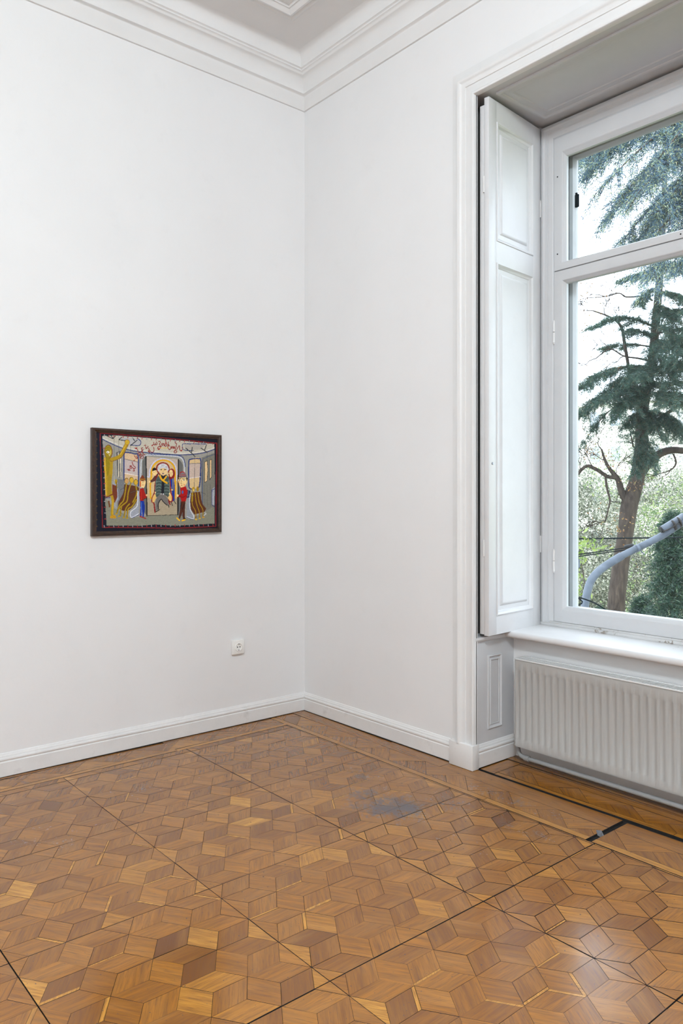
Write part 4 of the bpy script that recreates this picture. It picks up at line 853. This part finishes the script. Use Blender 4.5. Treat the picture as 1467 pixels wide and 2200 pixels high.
def bough(start, end, sag, n_twig, twig_len, droop, tufts, nl, spread=1.0):
    """curved bough with hanging side twigs; returns (wood paths, needle triangles)"""
    start, end = np.array(start), np.array(end); L = np.linalg.norm(end - start)
    tt = np.linspace(0, 1, 9); P = start + (end - start) * tt[:, None]; P[:, 2] += sag * L * (np.sin(tt * math.pi)) - 0.10 * L * tt ** 3
    wood = [(P, np.linspace(0.012 + 0.008 * L, 0.004, 9))]; tri = []
    ax = unit(end - start); lat_ = unit(np.cross(ax, (0, 0, 1.0)))
    for i in range(n_twig):
        s_ = rng.uniform(0.12, 1.0); base = np.array([np.interp(s_, tt, P[:, k]) for k in range(3)])
        sg = rng.choice((-1, 1)); dirn = unit(ax * rng.uniform(0.3, 1.0) + lat_ * sg * rng.uniform(0.3, 1.0) * spread + np.array((0, 0, rng.uniform(-droop, 0.15))))
        tl = twig_len * rng.uniform(0.5, 1.1) * (1.15 - 0.55 * s_); q = np.linspace(0, 1, tufts)
        T = base + dirn * tl * q[:, None]; T[:, 2] -= droop * 0.5 * tl * q ** 2
        if i % 3 == 0: wood.append((T[::max(1, tufts // 3)], np.full(len(T[::max(1, tufts // 3)]), 0.004)))
        for k in range(8):
            C = T + rng.standard_normal(T.shape) * 0.02
            D = unit(dirn + rng.standard_normal(T.shape) * 0.75 + np.array((0, 0, -0.25 * droop)))
            tri.append(needles(C, D, rng.uniform(0.6, 1.2, len(T)) * nl, np.full(len(T), nl * 0.16)))
    return wood, np.concatenate(tri)
def wood_obj(name, paths, mat, parent, seg=6, kind=None):
    mb = MB()
    for P, r in paths: mb.tube(P, list(r), seg)
    return mb.build(name, mat, parent, smooth='full', recalc=False, kind=kind)
def limb(pts, d):                                    # (column, row, width in pixels[, extra depth]) at distance d
    P = np.array([list(at(p[0], p[1], d + (p[3] if len(p) > 3 else 0))) + [p[2] / 2 * d / F_PX] for p in pts]); Q = fine(P, 5)
    return Q[:, :3], np.maximum(Q[:, 3], 0.004)

# the old cedar: forked trunk, limbs, hanging boughs
TD = 16.0
cedar = empty('cedar_tree', at(1318, 1688, TD) * (1, 1, 0) + np.array((0, 0, GZ)), 'tall old cedar tree with forked trunk and hanging blue-green boughs', 'tree')
trunk = [(1316, 1690, 46), (1320, 1420, 40), (1323, 1310, 37), (1331, 1230, 35), (1343, 1150, 33), (1352, 1085, 36), (1368, 1030, 31), (1378, 960, 28), (1378, 900, 25), (1386, 850, 22), (1400, 780, 19), (1408, 700, 17), (1415, 620, 16), (1421, 540, 14), (1426, 430, 11), (1432, 300, 8), (1436, 150, 5)]
wood_obj('trunk', [limb(trunk, TD)], 'bark', cedar, 14)
for pts in ([(1380, 1012, 20), (1396, 992, 19), (1418, 974, 17), (1445, 967, 15), (1480, 968, 13), (1540, 955, 10), (1620, 960, 6)],
            [(1350, 1085, 18), (1336, 1058, 15), (1328, 1032, 12), (1320, 1020, 10), (1310, 1008, 8), (1300, 990, 6), (1292, 965, 4)],
            [(1324, 1026, 9), (1306, 1024, 8), (1290, 1014, 8), (1276, 1006, 8), (1262, 1001, 7), (1248, 1010, 7), (1236, 1022, 6), (1200, 1030, 4)],
            [(1300, 1022, 5), (1304, 1050, 5), (1310, 1075, 4), (1306, 1095, 3), (1300, 1120, 3)],
            [(1392, 930, 12), (1410, 905, 10), (1430, 890, 8), (1470, 862, 6)],
            [(1352, 870, 7), (1351, 800, 7), (1342, 742, 7), (1334, 702, 6), (1312, 682, 4), (1275, 668, 3)],
            [(1402, 646, 4), (1382, 637, 3.4), (1345, 638, 3), (1330, 630, 2.6), (1300, 637, 2), (1260, 640, 1.4)],
            [(1398, 776, 5), (1372, 770, 4), (1340, 765, 3), (1310, 750, 3), (1280, 770, 2)],
            [(1446, 975, 4), (1452, 995, 4), (1440, 1010, 3), (1415, 1018, 2)]):
    wood_obj('limb', [limb(pts, TD)], 'bark', cedar, 9)
wood, tri = [], []
for (a, b, da, db, sag, nt, tl, dr) in (
        ((1402, 792), (1248, 812), 0, -1.2, 0.06, 95, 0.55, 0.5), ((1395, 835), (1246, 872), 0, -1.0, 0.08, 90, 0.55, 0.55), ((1400, 700), (1272, 688), 0, -0.8, 0.08, 48, 0.42, 0.35),
        ((1400, 745), (1300, 742), 0, 0.6, 0.04, 26, 0.45, 0.4), ((1400, 770), (1475, 705), 0, -1.5, 0.03, 70, 0.6, 0.55), ((1398, 800), (1490, 770), 0, -1.8, 0.05, 90, 0.6, 0.6),
        ((1392, 850), (1480, 850), 0, -1.2, 0.05, 80, 0.6, 0.6), ((1385, 800), (1330, 840), 0, -1.2, 0.05, 60, 0.5, 0.6), ((1385, 880), (1455, 905), 0, -0.7, 0.05, 50, 0.5, 0.7), ((1378, 925), (1400, 985), 0, -0.9, 0.0, 34, 0.35, 0.9),
        ((1376, 930), (1365, 1000), 0, -0.8, 0.0, 22, 0.3, 0.9), ((1390, 880), (1350, 900), 0, -0.5, 0.05, 26, 0.4, 0.6), ((1415, 600), (1340, 590), 0, -0.8, 0.06, 38, 0.45, 0.5), ((1412, 630), (1480, 640), 0, -1.0, 0.05, 46, 0.55, 0.5),
        ((1418, 570), (1480, 575), 0, -0.8, 0.05, 44, 0.5, 0.5), ((1410, 680), (1490, 665), 0, -1.4, 0.05, 52, 0.55, 0.5), ((1405, 730), (1345, 700), 0, -0.6, 0.05, 26, 0.35, 0.5), ((1420, 560), (1360, 548), 0, -0.5, 0.05, 34, 0.4, 0.5),
        ((1385, 850), (1255, 930), 0, -0.6, 0.10, 34, 0.35, 0.6), ((1360, 960), (1350, 905), 0, -0.4, 0.0, 14, 0.3, 0.5), ((1410, 900), (1475, 930), 0, -0.5, 0.03, 40, 0.45, 0.7), ((1400, 720), (1560, 700), 0, -1.0, 0.05, 60, 0.6, 0.5), ((1395, 830), (1600, 830), 0, -1.0, 0.06, 70, 0.6, 0.5),
        ((1402, 760), (1440, 800), 0, -1.6, 0.04, 60, 0.55, 0.6), ((1404, 735), (1462, 745), 0, -1.8, 0.04, 70, 0.55, 0.6), ((1396, 820), (1440, 850), 0, -1.9, 0.04, 60, 0.5, 0.6), ((1400, 790), (1360, 800), 0, -1.6, 0.04, 50, 0.5, 0.6), ((1392, 850), (1330, 872), 0, -1.5, 0.06, 60, 0.5, 0.6), ((1396, 810), (1290, 838), 0, -1.4, 0.07, 70, 0.5, 0.6),
        ((1410, 655), (1455, 690), 0, -1.3, 0.04, 50, 0.5, 0.6), ((1412, 620), (1370, 640), 0, -0.9, 0.04, 30, 0.35, 0.6), ((1386, 880), (1420, 930), 0, -1.2, 0.02, 40, 0.4, 0.7), ((1408, 700), (1440, 720), 0, 1.4, 0.04, 50, 0.5, 0.6)):
    w_, t_ = bough(at(*a, TD + da), at(*b, TD + db), sag, nt, tl, dr, 12, 0.07); wood += w_; tri.append(t_)
wood_obj('boughs', wood, 'bark', cedar, 5, 'stuff')
soup('needle_foliage', np.concatenate(tri), 3, 'cedar_needles', cedar)
# autumn leaves caught along the fork and on the thin twigs
def leaves(C, size, mat_dir=None, aspect=0.5):
    n = len(C); D = unit(rng.standard_normal((n, 3))) if mat_dir is None else unit(mat_dir + rng.standard_normal((n, 3)) * 0.45)
    s_ = unit(np.cross(D, rng.standard_normal((n, 3)))); sz = size * rng.uniform(0.6, 1.3, n)[:, None]
    return np.stack([C, C + D * sz * 0.5 + s_ * sz * aspect * 0.5, C + D * sz, C + D * sz * 0.5 - s_ * sz * aspect * 0.5], 1).reshape(-1, 3)
def cloud(px, py, rx, ry, n, d, dd):
    return np.array([at(px + rng.normal(0, rx), py + rng.normal(0, ry), d + rng.uniform(-dd, dd)) for _ in range(n)])
Cs = [cloud(1262, 965, 14, 12, 70, TD, 0.5), cloud(1300, 985, 16, 14, 80, TD, 0.5), cloud(1322, 1008, 10, 8, 36, TD, 0.3), cloud(1362, 1040, 14, 10, 46, TD - 0.4, 0.2), cloud(1300, 1120, 22, 18, 70, TD, 0.5), cloud(1330, 1135, 12, 14, 36, TD - 0.4, 0.2), cloud(1348, 1180, 16, 22, 26, TD - 0.4, 0.2), cloud(1385, 700, 12, 6, 16, TD - 0.9, 0.2), cloud(1255, 690, 14, 14, 30, TD, 0.5), cloud(1260, 640, 18, 24, 30, TD, 0.5), cloud(1320, 790, 12, 5, 14, TD - 0.9, 0.2), cloud(1280, 700, 34, 60, 110, TD, 0.6), cloud(1270, 920, 22, 30, 60, TD, 0.6), cloud(1250, 800, 12, 60, 40, TD, 0.5)]
soup('autumn_leaves', leaves(np.concatenate(Cs), 0.05, aspect=0.45), 4, 'autumn_leaves', cedar)
tw = []
def grow(x, y, ang, L, r, depth_):
    n = 4; pts = [(x, y, r)]
    for q in range(n):
        ang += rng.normal(0, 0.28); x += L / n * math.cos(ang); y += L / n * math.sin(ang); pts.append((x, y, r * (1 - 0.13 * (q + 1))))
    P, rr = limb([(a, b, 2.2 * c) for a, b, c in pts], TD + rng.uniform(-0.06, 0.06)); tw.append((P, np.clip(rr, 0.0022, 0.02)))
    if depth_ > 0:
        for q in range(3):
            b = pts[rng.integers(2, n + 1)]; grow(b[0], b[1], ang + rng.uniform(-0.95, 0.95), L * rng.uniform(0.5, 0.8), r * 0.62, depth_ - 1)
for (ax, ay, an, L) in ((1312, 682, 3.5, 34), (1275, 668, 3.0, 26), (1334, 702, 3.9, 30), (1345, 638, 3.6, 32), (1300, 637, 3.3, 28), (1280, 770, 2.7, 34), (1340, 765, 2.4, 36), (1310, 750, 3.9, 30), (1292, 965, 4.3, 32), (1300, 990, 3.6, 34), (1276, 1006, 4.4, 34), (1248, 1010, 4.8, 30), (1322, 1022, 4.9, 30), (1306, 1095, 2.0, 34), (1300, 1120, 2.6, 28), (1310, 1075, 0.6, 26), (1351, 800, 2.8, 36), (1440, 1010, 2.2, 28), (1415, 1018, 2.6, 24)):
    grow(ax, ay, an, L, 1.0, 3)
wood_obj('twigs', tw, 'bark', cedar, 4, 'stuff')

# nearer blue cedar whose boughs hang across the top of the window
ND = 11.0
bt = at(1640, 1068, ND + 1.0)
blue = empty('blue_cedar', (bt[0], bt[1], GZ), 'blue-needled cedar with long drooping boughs high beside the window', 'tree')
wood_obj('trunk', [(np.array([(bt[0], bt[1], z) for z in np.linspace(GZ, 9.5, 10)]), np.linspace(0.26, 0.08, 10))], 'bark', blue, 12)
wood, tri = [], []
for (a, b, d0, d1, sag, nt, tl, dr) in (
        ((1640, 150), (1240, 285), 1.0, -0.4, 0.05, 170, 0.75, 0.9), ((1640, 190), (1262, 318), 1.0, 0.0, 0.06, 150, 0.60, 0.9), ((1640, 240), (1330, 372), 1.0, -0.6, 0.06, 150, 0.75, 1.0), ((1640, 300), (1300, 428), 1.0, 0.2, 0.08, 110, 0.55, 0.9),
        ((1640, 330), (1335, 470), 1.0, -0.3, 0.08, 110, 0.6, 1.0), ((1640, 380), (1345, 500), 1.0, 0.3, 0.08, 100, 0.55, 0.9), ((1640, 200), (1400, 300), 1.0, -1.0, 0.05, 150, 0.8, 1.0), ((1640, 290), (1420, 400), 1.0, -0.8, 0.05, 130, 0.7, 1.0),
        ((1640, 165), (1236, 300), 1.0, 0.5, 0.04, 190, 0.6, 0.9), ((1640, 140), (1230, 275), 1.0, 0.8, 0.03, 190, 0.6, 0.8), ((1560, 190), (1280, 300), 1.0, 0.8, 0.03, 150, 0.6, 0.9), ((1640, 215), (1300, 330), 1.0, -0.9, 0.05, 150, 0.7, 1.1), ((1640, 260), (1370, 350), 1.0, -1.2, 0.05, 140, 0.8, 1.1), ((1640, 320), (1400, 430), 1.0, -0.2, 0.05, 130, 0.7, 1.0), ((1640, 370), (1380, 480), 1.0, -1.0, 0.05, 130, 0.65, 1.1), ((1640, 430), (1400, 530), 1.0, -0.9, 0.05, 120, 0.6, 1.0),
        ((1640, 400), (1420, 500), 1.0, -0.6, 0.06, 110, 0.6, 1.0), ((1640, 440), (1440, 560), 1.0, 0.2, 0.06, 70, 0.5, 0.9), 
        ((1640, 330), (2050, 430), 1.0, 0.0, 0.05, 90, 0.7, 0.9), ((1640, 200), (2000, 300), 1.0, 0.0, 0.05, 90, 0.7, 0.9), ((1640, 100), (1900, 180), 1.0, 0.0, 0.05, 80, 0.7, 0.9)):
    w_, t_ = bough(at(*a, ND + d0), at(*b, ND + d1), sag, nt, tl, dr, 12, 0.055); wood += w_; tri.append(t_)
wood_obj('boughs', wood, 'bark', blue, 5, 'stuff')
soup('needle_foliage', np.concatenate(tri), 3, 'blue_haze_needles', blue)

# dark young conifers low in the garden
def conifer(px, d, z_top, base_r, n, label):
    p = at(px, 1068, d); root = empty('young_conifer', (p[0], p[1], GZ), label, 'tree', 'dark young conifers below the cedar')
    wood_obj('trunk', [(np.array([(p[0], p[1], z) for z in np.linspace(GZ, z_top, 6)]), np.linspace(0.09, 0.015, 6))], 'bark', root, 8)
    tri = []; H = z_top - GZ
    for i in range(n):
        f_ = 1 - (1 - rng.uniform(0, 1)) ** 0.6; z = z_top - f_ * H * 0.97; r = base_r * (0.06 + 0.94 * f_ ** 0.75) * rng.uniform(0.6, 1.1); th = rng.uniform(0, 2 * math.pi)
        q = np.linspace(0.25, 1, 8); D0 = np.array((math.cos(th), math.sin(th), 0.0)); T = np.array((p[0], p[1], z)) + D0 * r * q[:, None]; T[:, 2] -= 0.25 * r * q ** 2 - 0.06
        for k in range(10):
            C = T + rng.standard_normal(T.shape) * 0.04; D = unit(D0 * 0.7 + rng.standard_normal(T.shape) * 0.8 + (0, 0, 0.1)); tri.append(needles(C, D, rng.uniform(0.05, 0.11, 8), np.full(8, 0.013)))
    soup('foliage', np.concatenate(tri), 3, 'conifer_needles', root)
conifer(1446, 12.5, 1.15, 1.35, 620, 'dark green young conifer beside the street lamp arm')
conifer(1378, 13.6, -0.35, 0.95, 420, 'low dark green young conifer at the foot of the cedar trunk')
conifer(1290, 15.0, -0.75, 0.8, 260, 'shady green young conifer behind the bend of the lamp arm')
conifer(1560, 13.0, 0.9, 1.3, 300, 'broad dark green young conifer past the window edge')
conifer(1150, 14.0, -0.3, 1.1, 260, 'bushy dark green young conifer hidden past the window jamb')

# pale sage trees in the sun behind
def bg_tree(px, d, z_lo, z_hi, rx, n, mat, size, label):
    p = at(px, 1068, d); root = empty('garden_tree', (p[0], p[1], GZ), label, 'tree', 'sunlit trees across the garden')
    wood_obj('trunk', [(np.array([(p[0], p[1], z) for z in np.linspace(GZ, 0.55 * z_lo + 0.45 * z_hi, 5)]), np.linspace(0.14, 0.05, 5))], 'bark', root, 8)
    cen = [(np.array((p[0] + rng.uniform(-0.75, 0.75) * rx, p[1] + rng.uniform(-0.5, 0.5) * rx, rng.uniform(z_lo, z_hi))), rng.uniform(0.35, 0.8) * rx * 0.55) for _ in range(26)]
    C = np.concatenate([c + unit(rng.standard_normal((n // 26, 3))) * r * rng.uniform(0.65, 1.05, (n // 26, 1)) for c, r in cen])
    soup('foliage', leaves(C, size), 4, mat, root)
bg_tree(1262, 27, -4.0, 2.9, 3.0, 40000, 'sage_leaves', 0.085, 'pale sage green tree with ragged sunlit foliage left of the cedar trunk')
bg_tree(1310, 30, -4.3, 0.6, 3.0, 32000, 'sage_leaves', 0.085, 'low pale green tree behind the fork of the cedar')
bg_tree(1400, 26, -4.0, 2.2, 3.0, 40000, 'sage_leaves', 0.085, 'pale sage green tree right of the cedar trunk')
bg_tree(1470, 29, -4.3, 4.0, 3.4, 38000, 'sage_leaves', 0.08, 'broad pale green tree behind the dark conifer')
bg_tree(1445, 20, -3.5, 2.4, 2.0, 9000, 'green_leaves', 0.075, 'mid green leafy tree with thin stems behind the strapped street camera')
bg_tree(1150, 30, -4.3, 4.0, 3.6, 9000, 'sage_leaves', 0.16, 'broad pale tree past the window jamb')
bg_tree(1640, 30, -4.3, 5.0, 4.0, 9000, 'sage_leaves', 0.16, 'large pale tree past the window edge')
bg_tree(1000, 34, -4.3, 5.0, 4.5, 7000, 'green_leaves', 0.2, 'rounded green tree far along the street')
bg_tree(1850, 34, -4.3, 5.0, 4.5, 7000, 'green_leaves', 0.2, 'spreading green tree at the end of the garden')
# bright shrub with lime leaves beside the window
sp = at(1212, 1068, 9.0); sh = empty('lime_shrub', (sp[0], sp[1], GZ), 'tall shrub with pointed bright lime green leaves near the lamp post', 'shrub')
C1 = np.concatenate([cloud(1252, 1172, 14, 10, 60, 9.3, 0.4), cloud(1278, 1176, 10, 6, 30, 9.3, 0.2), cloud(1243, 1200, 8, 8, 24, 9.3, 0.2), cloud(1238, 1265, 12, 24, 70, 9.2, 0.4), cloud(1200, 1230, 24, 44, 220, 9.0, 0.4)])
soup('leaves', leaves(C1, 0.085, np.array((0.3, -0.2, 0.2)), 0.28), 4, 'lime_leaves', sh)
wood_obj('stems', [(np.array([(sp[0] + q * 0.05, sp[1], GZ), (sp[0] + q * 0.3, sp[1] + 0.1, -1.5), tuple(at(1205 + 22 * q, 1190 + 10 * q, 9.1))]), (0.025, 0.018, 0.006)) for q in range(3)], 'bark', sh, 6)
# sunny patch of path
pc = at(1390, 1280, 26); MB().box(-16, -6.5, 16.5, 19.5, GZ, GZ + 0.02).build('gravel_path', 'pale_path', loc=(-11, 18, GZ), label='pale sunlit gravel path between the bushes', cat='path')

# white house far behind the garden
hb = at(1334, 1068, 62); hroot = empty('white_house', (hb[0], hb[1], GZ), 'pale white house with small windows far behind the cedar', 'building')
hx0, hx1, hy0, hy1, hz1 = hb[0] - 3.2, hb[0] + 4.0, hb[1] - 3.5, hb[1] + 5, 8.6
wl = MB().box(hx0, hx1, hy0, hy1, GZ, hz1).build('wall', 'far_facade', hroot)
mb = MB().add([(hx0 - .4, hy0 - .4, hz1), (hx1 + .4, hy0 - .4, hz1), (hx1 + .4, hy1 + .4, hz1), (hx0 - .4, hy1 + .4, hz1), (hx0 + 2, (hy0 + hy1) / 2, hz1 + 1.6), (hx1 - 2, (hy0 + hy1) / 2, hz1 + 1.6)], [(0, 1, 5, 4), (1, 2, 5), (2, 3, 4, 5), (3, 0, 4), (3, 2, 1, 0)]).build('roof', 'far_facade', hroot)
for fz in (-2.4, 0.9, 4.2, 6.9):
    for fx in range(4):
        x = hx0 + 0.9 + fx * 1.75
        f = MB().box(x - 0.06, x + 0.86, hy0 - 0.05, hy0 + 0.02, fz - 0.06, fz + 1.3).build('window', 'far_facade', wl); MB().box(x, x + 0.8, hy0 - 0.07, hy0 - 0.04, fz, fz + 1.2).build('pane', 'far_window', f)
        y = hy0 + 1.0 + fx * 1.9
        f = MB().box(hx1 - 0.02, hx1 + 0.05, y - 0.06, y + 0.86, fz - 0.06, fz + 1.3).build('window', 'far_facade', wl); MB().box(hx1 + 0.04, hx1 + 0.07, y, y + 0.8, fz, fz + 1.2).build('pane', 'far_window', f)

# street lamp with a bent arm
LD = 8.0
ab = at(1252, 1330, LD)
lamp = empty('street_lamp', (ab[0], ab[1], GZ), 'weathered blue-grey street lamp pole with bent arm outside the window', 'street lamp')
A_ = [tuple(at(1254, 1330, LD)), tuple(at(1258, 1290, LD)), tuple(at(1267, 1253, LD)), tuple(at(1282, 1231, LD)), tuple(at(1305, 1213, LD)), tuple(at(1336, 1194, LD - 0.05))]
low = np.array([(ab[0], ab[1], z) for z in np.linspace(GZ, ab[2] - 0.5, 6)])
MB().tube(list(low) + list(fine(A_, 6)), [0.075] * 3 + [0.06] * 3 + [0.042] * 31, 16).build('pole', 'pole_paint', lamp, smooth=True)
B_ = [tuple(at(1334, 1195, LD - 0.05)), tuple(at(1372, 1176, LD - 0.1)), tuple(at(1420, 1152, LD - 0.2)), tuple(at(1467, 1122, LD - 0.3)), tuple(at(1500, 1103, LD - 0.35)), tuple(at(1520, 1096, LD - 0.4))]
MB().tube(fine(B_, 6), 0.036, 16).build('arm', 'pole_paint', lamp, smooth=True)
for q, wq in (((1371, 1177), 0.0375), ((1393, 1166), 0.039), ((1410, 1157), 0.039)):
    c0 = at(q[0] - 2, q[1] + 1, LD - 0.13); c1 = at(q[0] + 2, q[1] - 1, LD - 0.13); MB().tube([c0, c1], wq, 16).build('clamp_band', 'strap_brown' if wq > 0.038 else 'pole_paint', lamp, smooth=True)
hd = [at(1512, 1098, LD - 0.4), at(1535, 1086, LD - 0.42), at(1575, 1078, LD - 0.45), at(1605, 1080, LD - 0.47)]
MB().tube(fine(hd, 4), [0.04, 0.06, 0.08, 0.09, 0.10, 0.11, 0.11, 0.11, 0.10, 0.09, 0.07, 0.05, 0.03], 16).build('lamp_head', 'pole_paint', lamp, smooth=True)
# strapped camera on top of the arm
cb = empty('street_camera', at(1440, 1128, LD - 0.25), 'small grey tube camera strapped on top of the lamp arm', 'camera')
MB().tube([at(1423, 1137, LD - 0.26), at(1446, 1123, LD - 0.28), at(1470, 1108, LD - 0.3)], 0.036, 14).build('body', 'pole_paint', cb, smooth=True)
MB().tube([at(1418, 1139, LD - 0.26), at(1423, 1137, LD - 0.26)], [0.030, 0.037], 12).build('lens_hood', 'black_rubber', cb, smooth=True)
for q in ((1447, 1128), (1458, 1121)):
    c0 = at(q[0] - 1.2, q[1] + 1, LD - 0.3); c1 = at(q[0] + 1.2, q[1], LD - 0.3); MB().tube([c0, c1], 0.054, 14).build('strap', 'strap_brown', cb, smooth=True)
MB().tube(fine([tuple(at(1424, 1142, LD - 0.33)), tuple(at(1440, 1135, LD - 0.35)), tuple(at(1456, 1126, LD - 0.35)), tuple(at(1462, 1130, LD - 0.35)), tuple(at(1464, 1138, LD - 0.33))], 5), 0.005, 6).build('cord', 'strap_brown', cb, smooth=True)
# overhead cables
def cable(name, pts, d, r, label, grp=None, mat='cable_black'):
    P = fine([tuple(at(p[0], p[1], d + (p[2] if len(p) > 2 else 0))) for p in pts], 8)
    MB().tube(P, r, 8).build(name, mat, loc=tuple(P[0]), smooth='full', label=label, cat='cable', group=grp)
cable('overhead_cable', [(900, 1140), (1100, 1156), (1240, 1157.5), (1350, 1156), (1467, 1154), (1700, 1140), (2000, 1112)], 9.6, 0.0095, 'thick black overhead cable passing level behind the lamp arm')
cable('service_wire', [(1242, 1191), (1275, 1187), (1310, 1182), (1345, 1177)], 8.1, 0.0055, 'upper of two thin wires ending in the black splice')
cable('service_wire', [(1243, 1195.5), (1275, 1191), (1310, 1186), (1347, 1181)], 8.1, 0.0055, 'lower of two thin wires below the black splice')
spl = empty('cable_splice', at(1352, 1175, 8.05), 'short black cable splice sleeve beside the lamp arm', 'connector')
MB().tube(fine([tuple(at(1343, 1176, 8.1)), tuple(at(1346, 1174.5, 8.08)), tuple(at(1357, 1172.5, 8.03)), tuple(at(1362, 1172, 8.0))], 4), [0.008, 0.016, 0.02, 0.021, 0.021, 0.021, 0.021, 0.021, 0.021, 0.02, 0.016, 0.012, 0.008], 12).build('sleeve', 'black_rubber', spl, smooth=True)
MB().tube(fine([tuple(at(1361, 1172, 8.0)), tuple(at(1370, 1173, 7.97)), tuple(at(1378, 1185, 7.93)), tuple(at(1384, 1191, 7.93)), tuple(at(1380, 1187, 7.95))], 4), 0.006, 8).build('tail', 'pole_paint', spl, smooth=True)
insu = empty('wire_insulator', at(1241, 1215, 8.15), 'small grey insulator post holding the two thin wires', 'insulator')
MB().tube([at(1242, 1219, 8.15), at(1242, 1202, 8.15)], 0.018, 12).build('post', 'pole_paint', insu, smooth=True); MB().tube([at(1241, 1203, 8.15), at(1241, 1192, 8.15)], 0.011, 10).build('cap', 'cable_black', insu, smooth=True)
MB().tube([at(1242, 1218, 8.15), at(1215, 1222, 8.12), at(1180, 1223, 8.1)], 0.01, 8).build('bracket', 'pole_paint', insu, smooth=True)
br = fine([(0.21, OUT - 0.01, at(1240, 1301, 7.2)[2] - 0.1), (0.21, 1.9, at(1240, 1301, 7.2)[2] - 0.04), tuple(at(1240, 1301, 7.2)), tuple(at(1242, 1285, 7.2)), tuple(at(1255, 1287, 7.2)), tuple(at(1280, 1297, 7.2)), tuple(at(1302, 1311, 7.2)), tuple(at(1330, 1335, 7.2))], 5)
MB().tube(list(br) , 0.0065, 8).build('loose_wire', 'cable_black', loc=tuple(br[0]), smooth='full', label='loose kinked dark wire in front of the lamp pole foot', cat='wire')
cable('drop_wire', [(1443, 1146), (1452, 1158), (1461, 1168), (1475, 1180)], 7.7, 0.005, 'thin dark wire hanging down from the lamp arm', None)
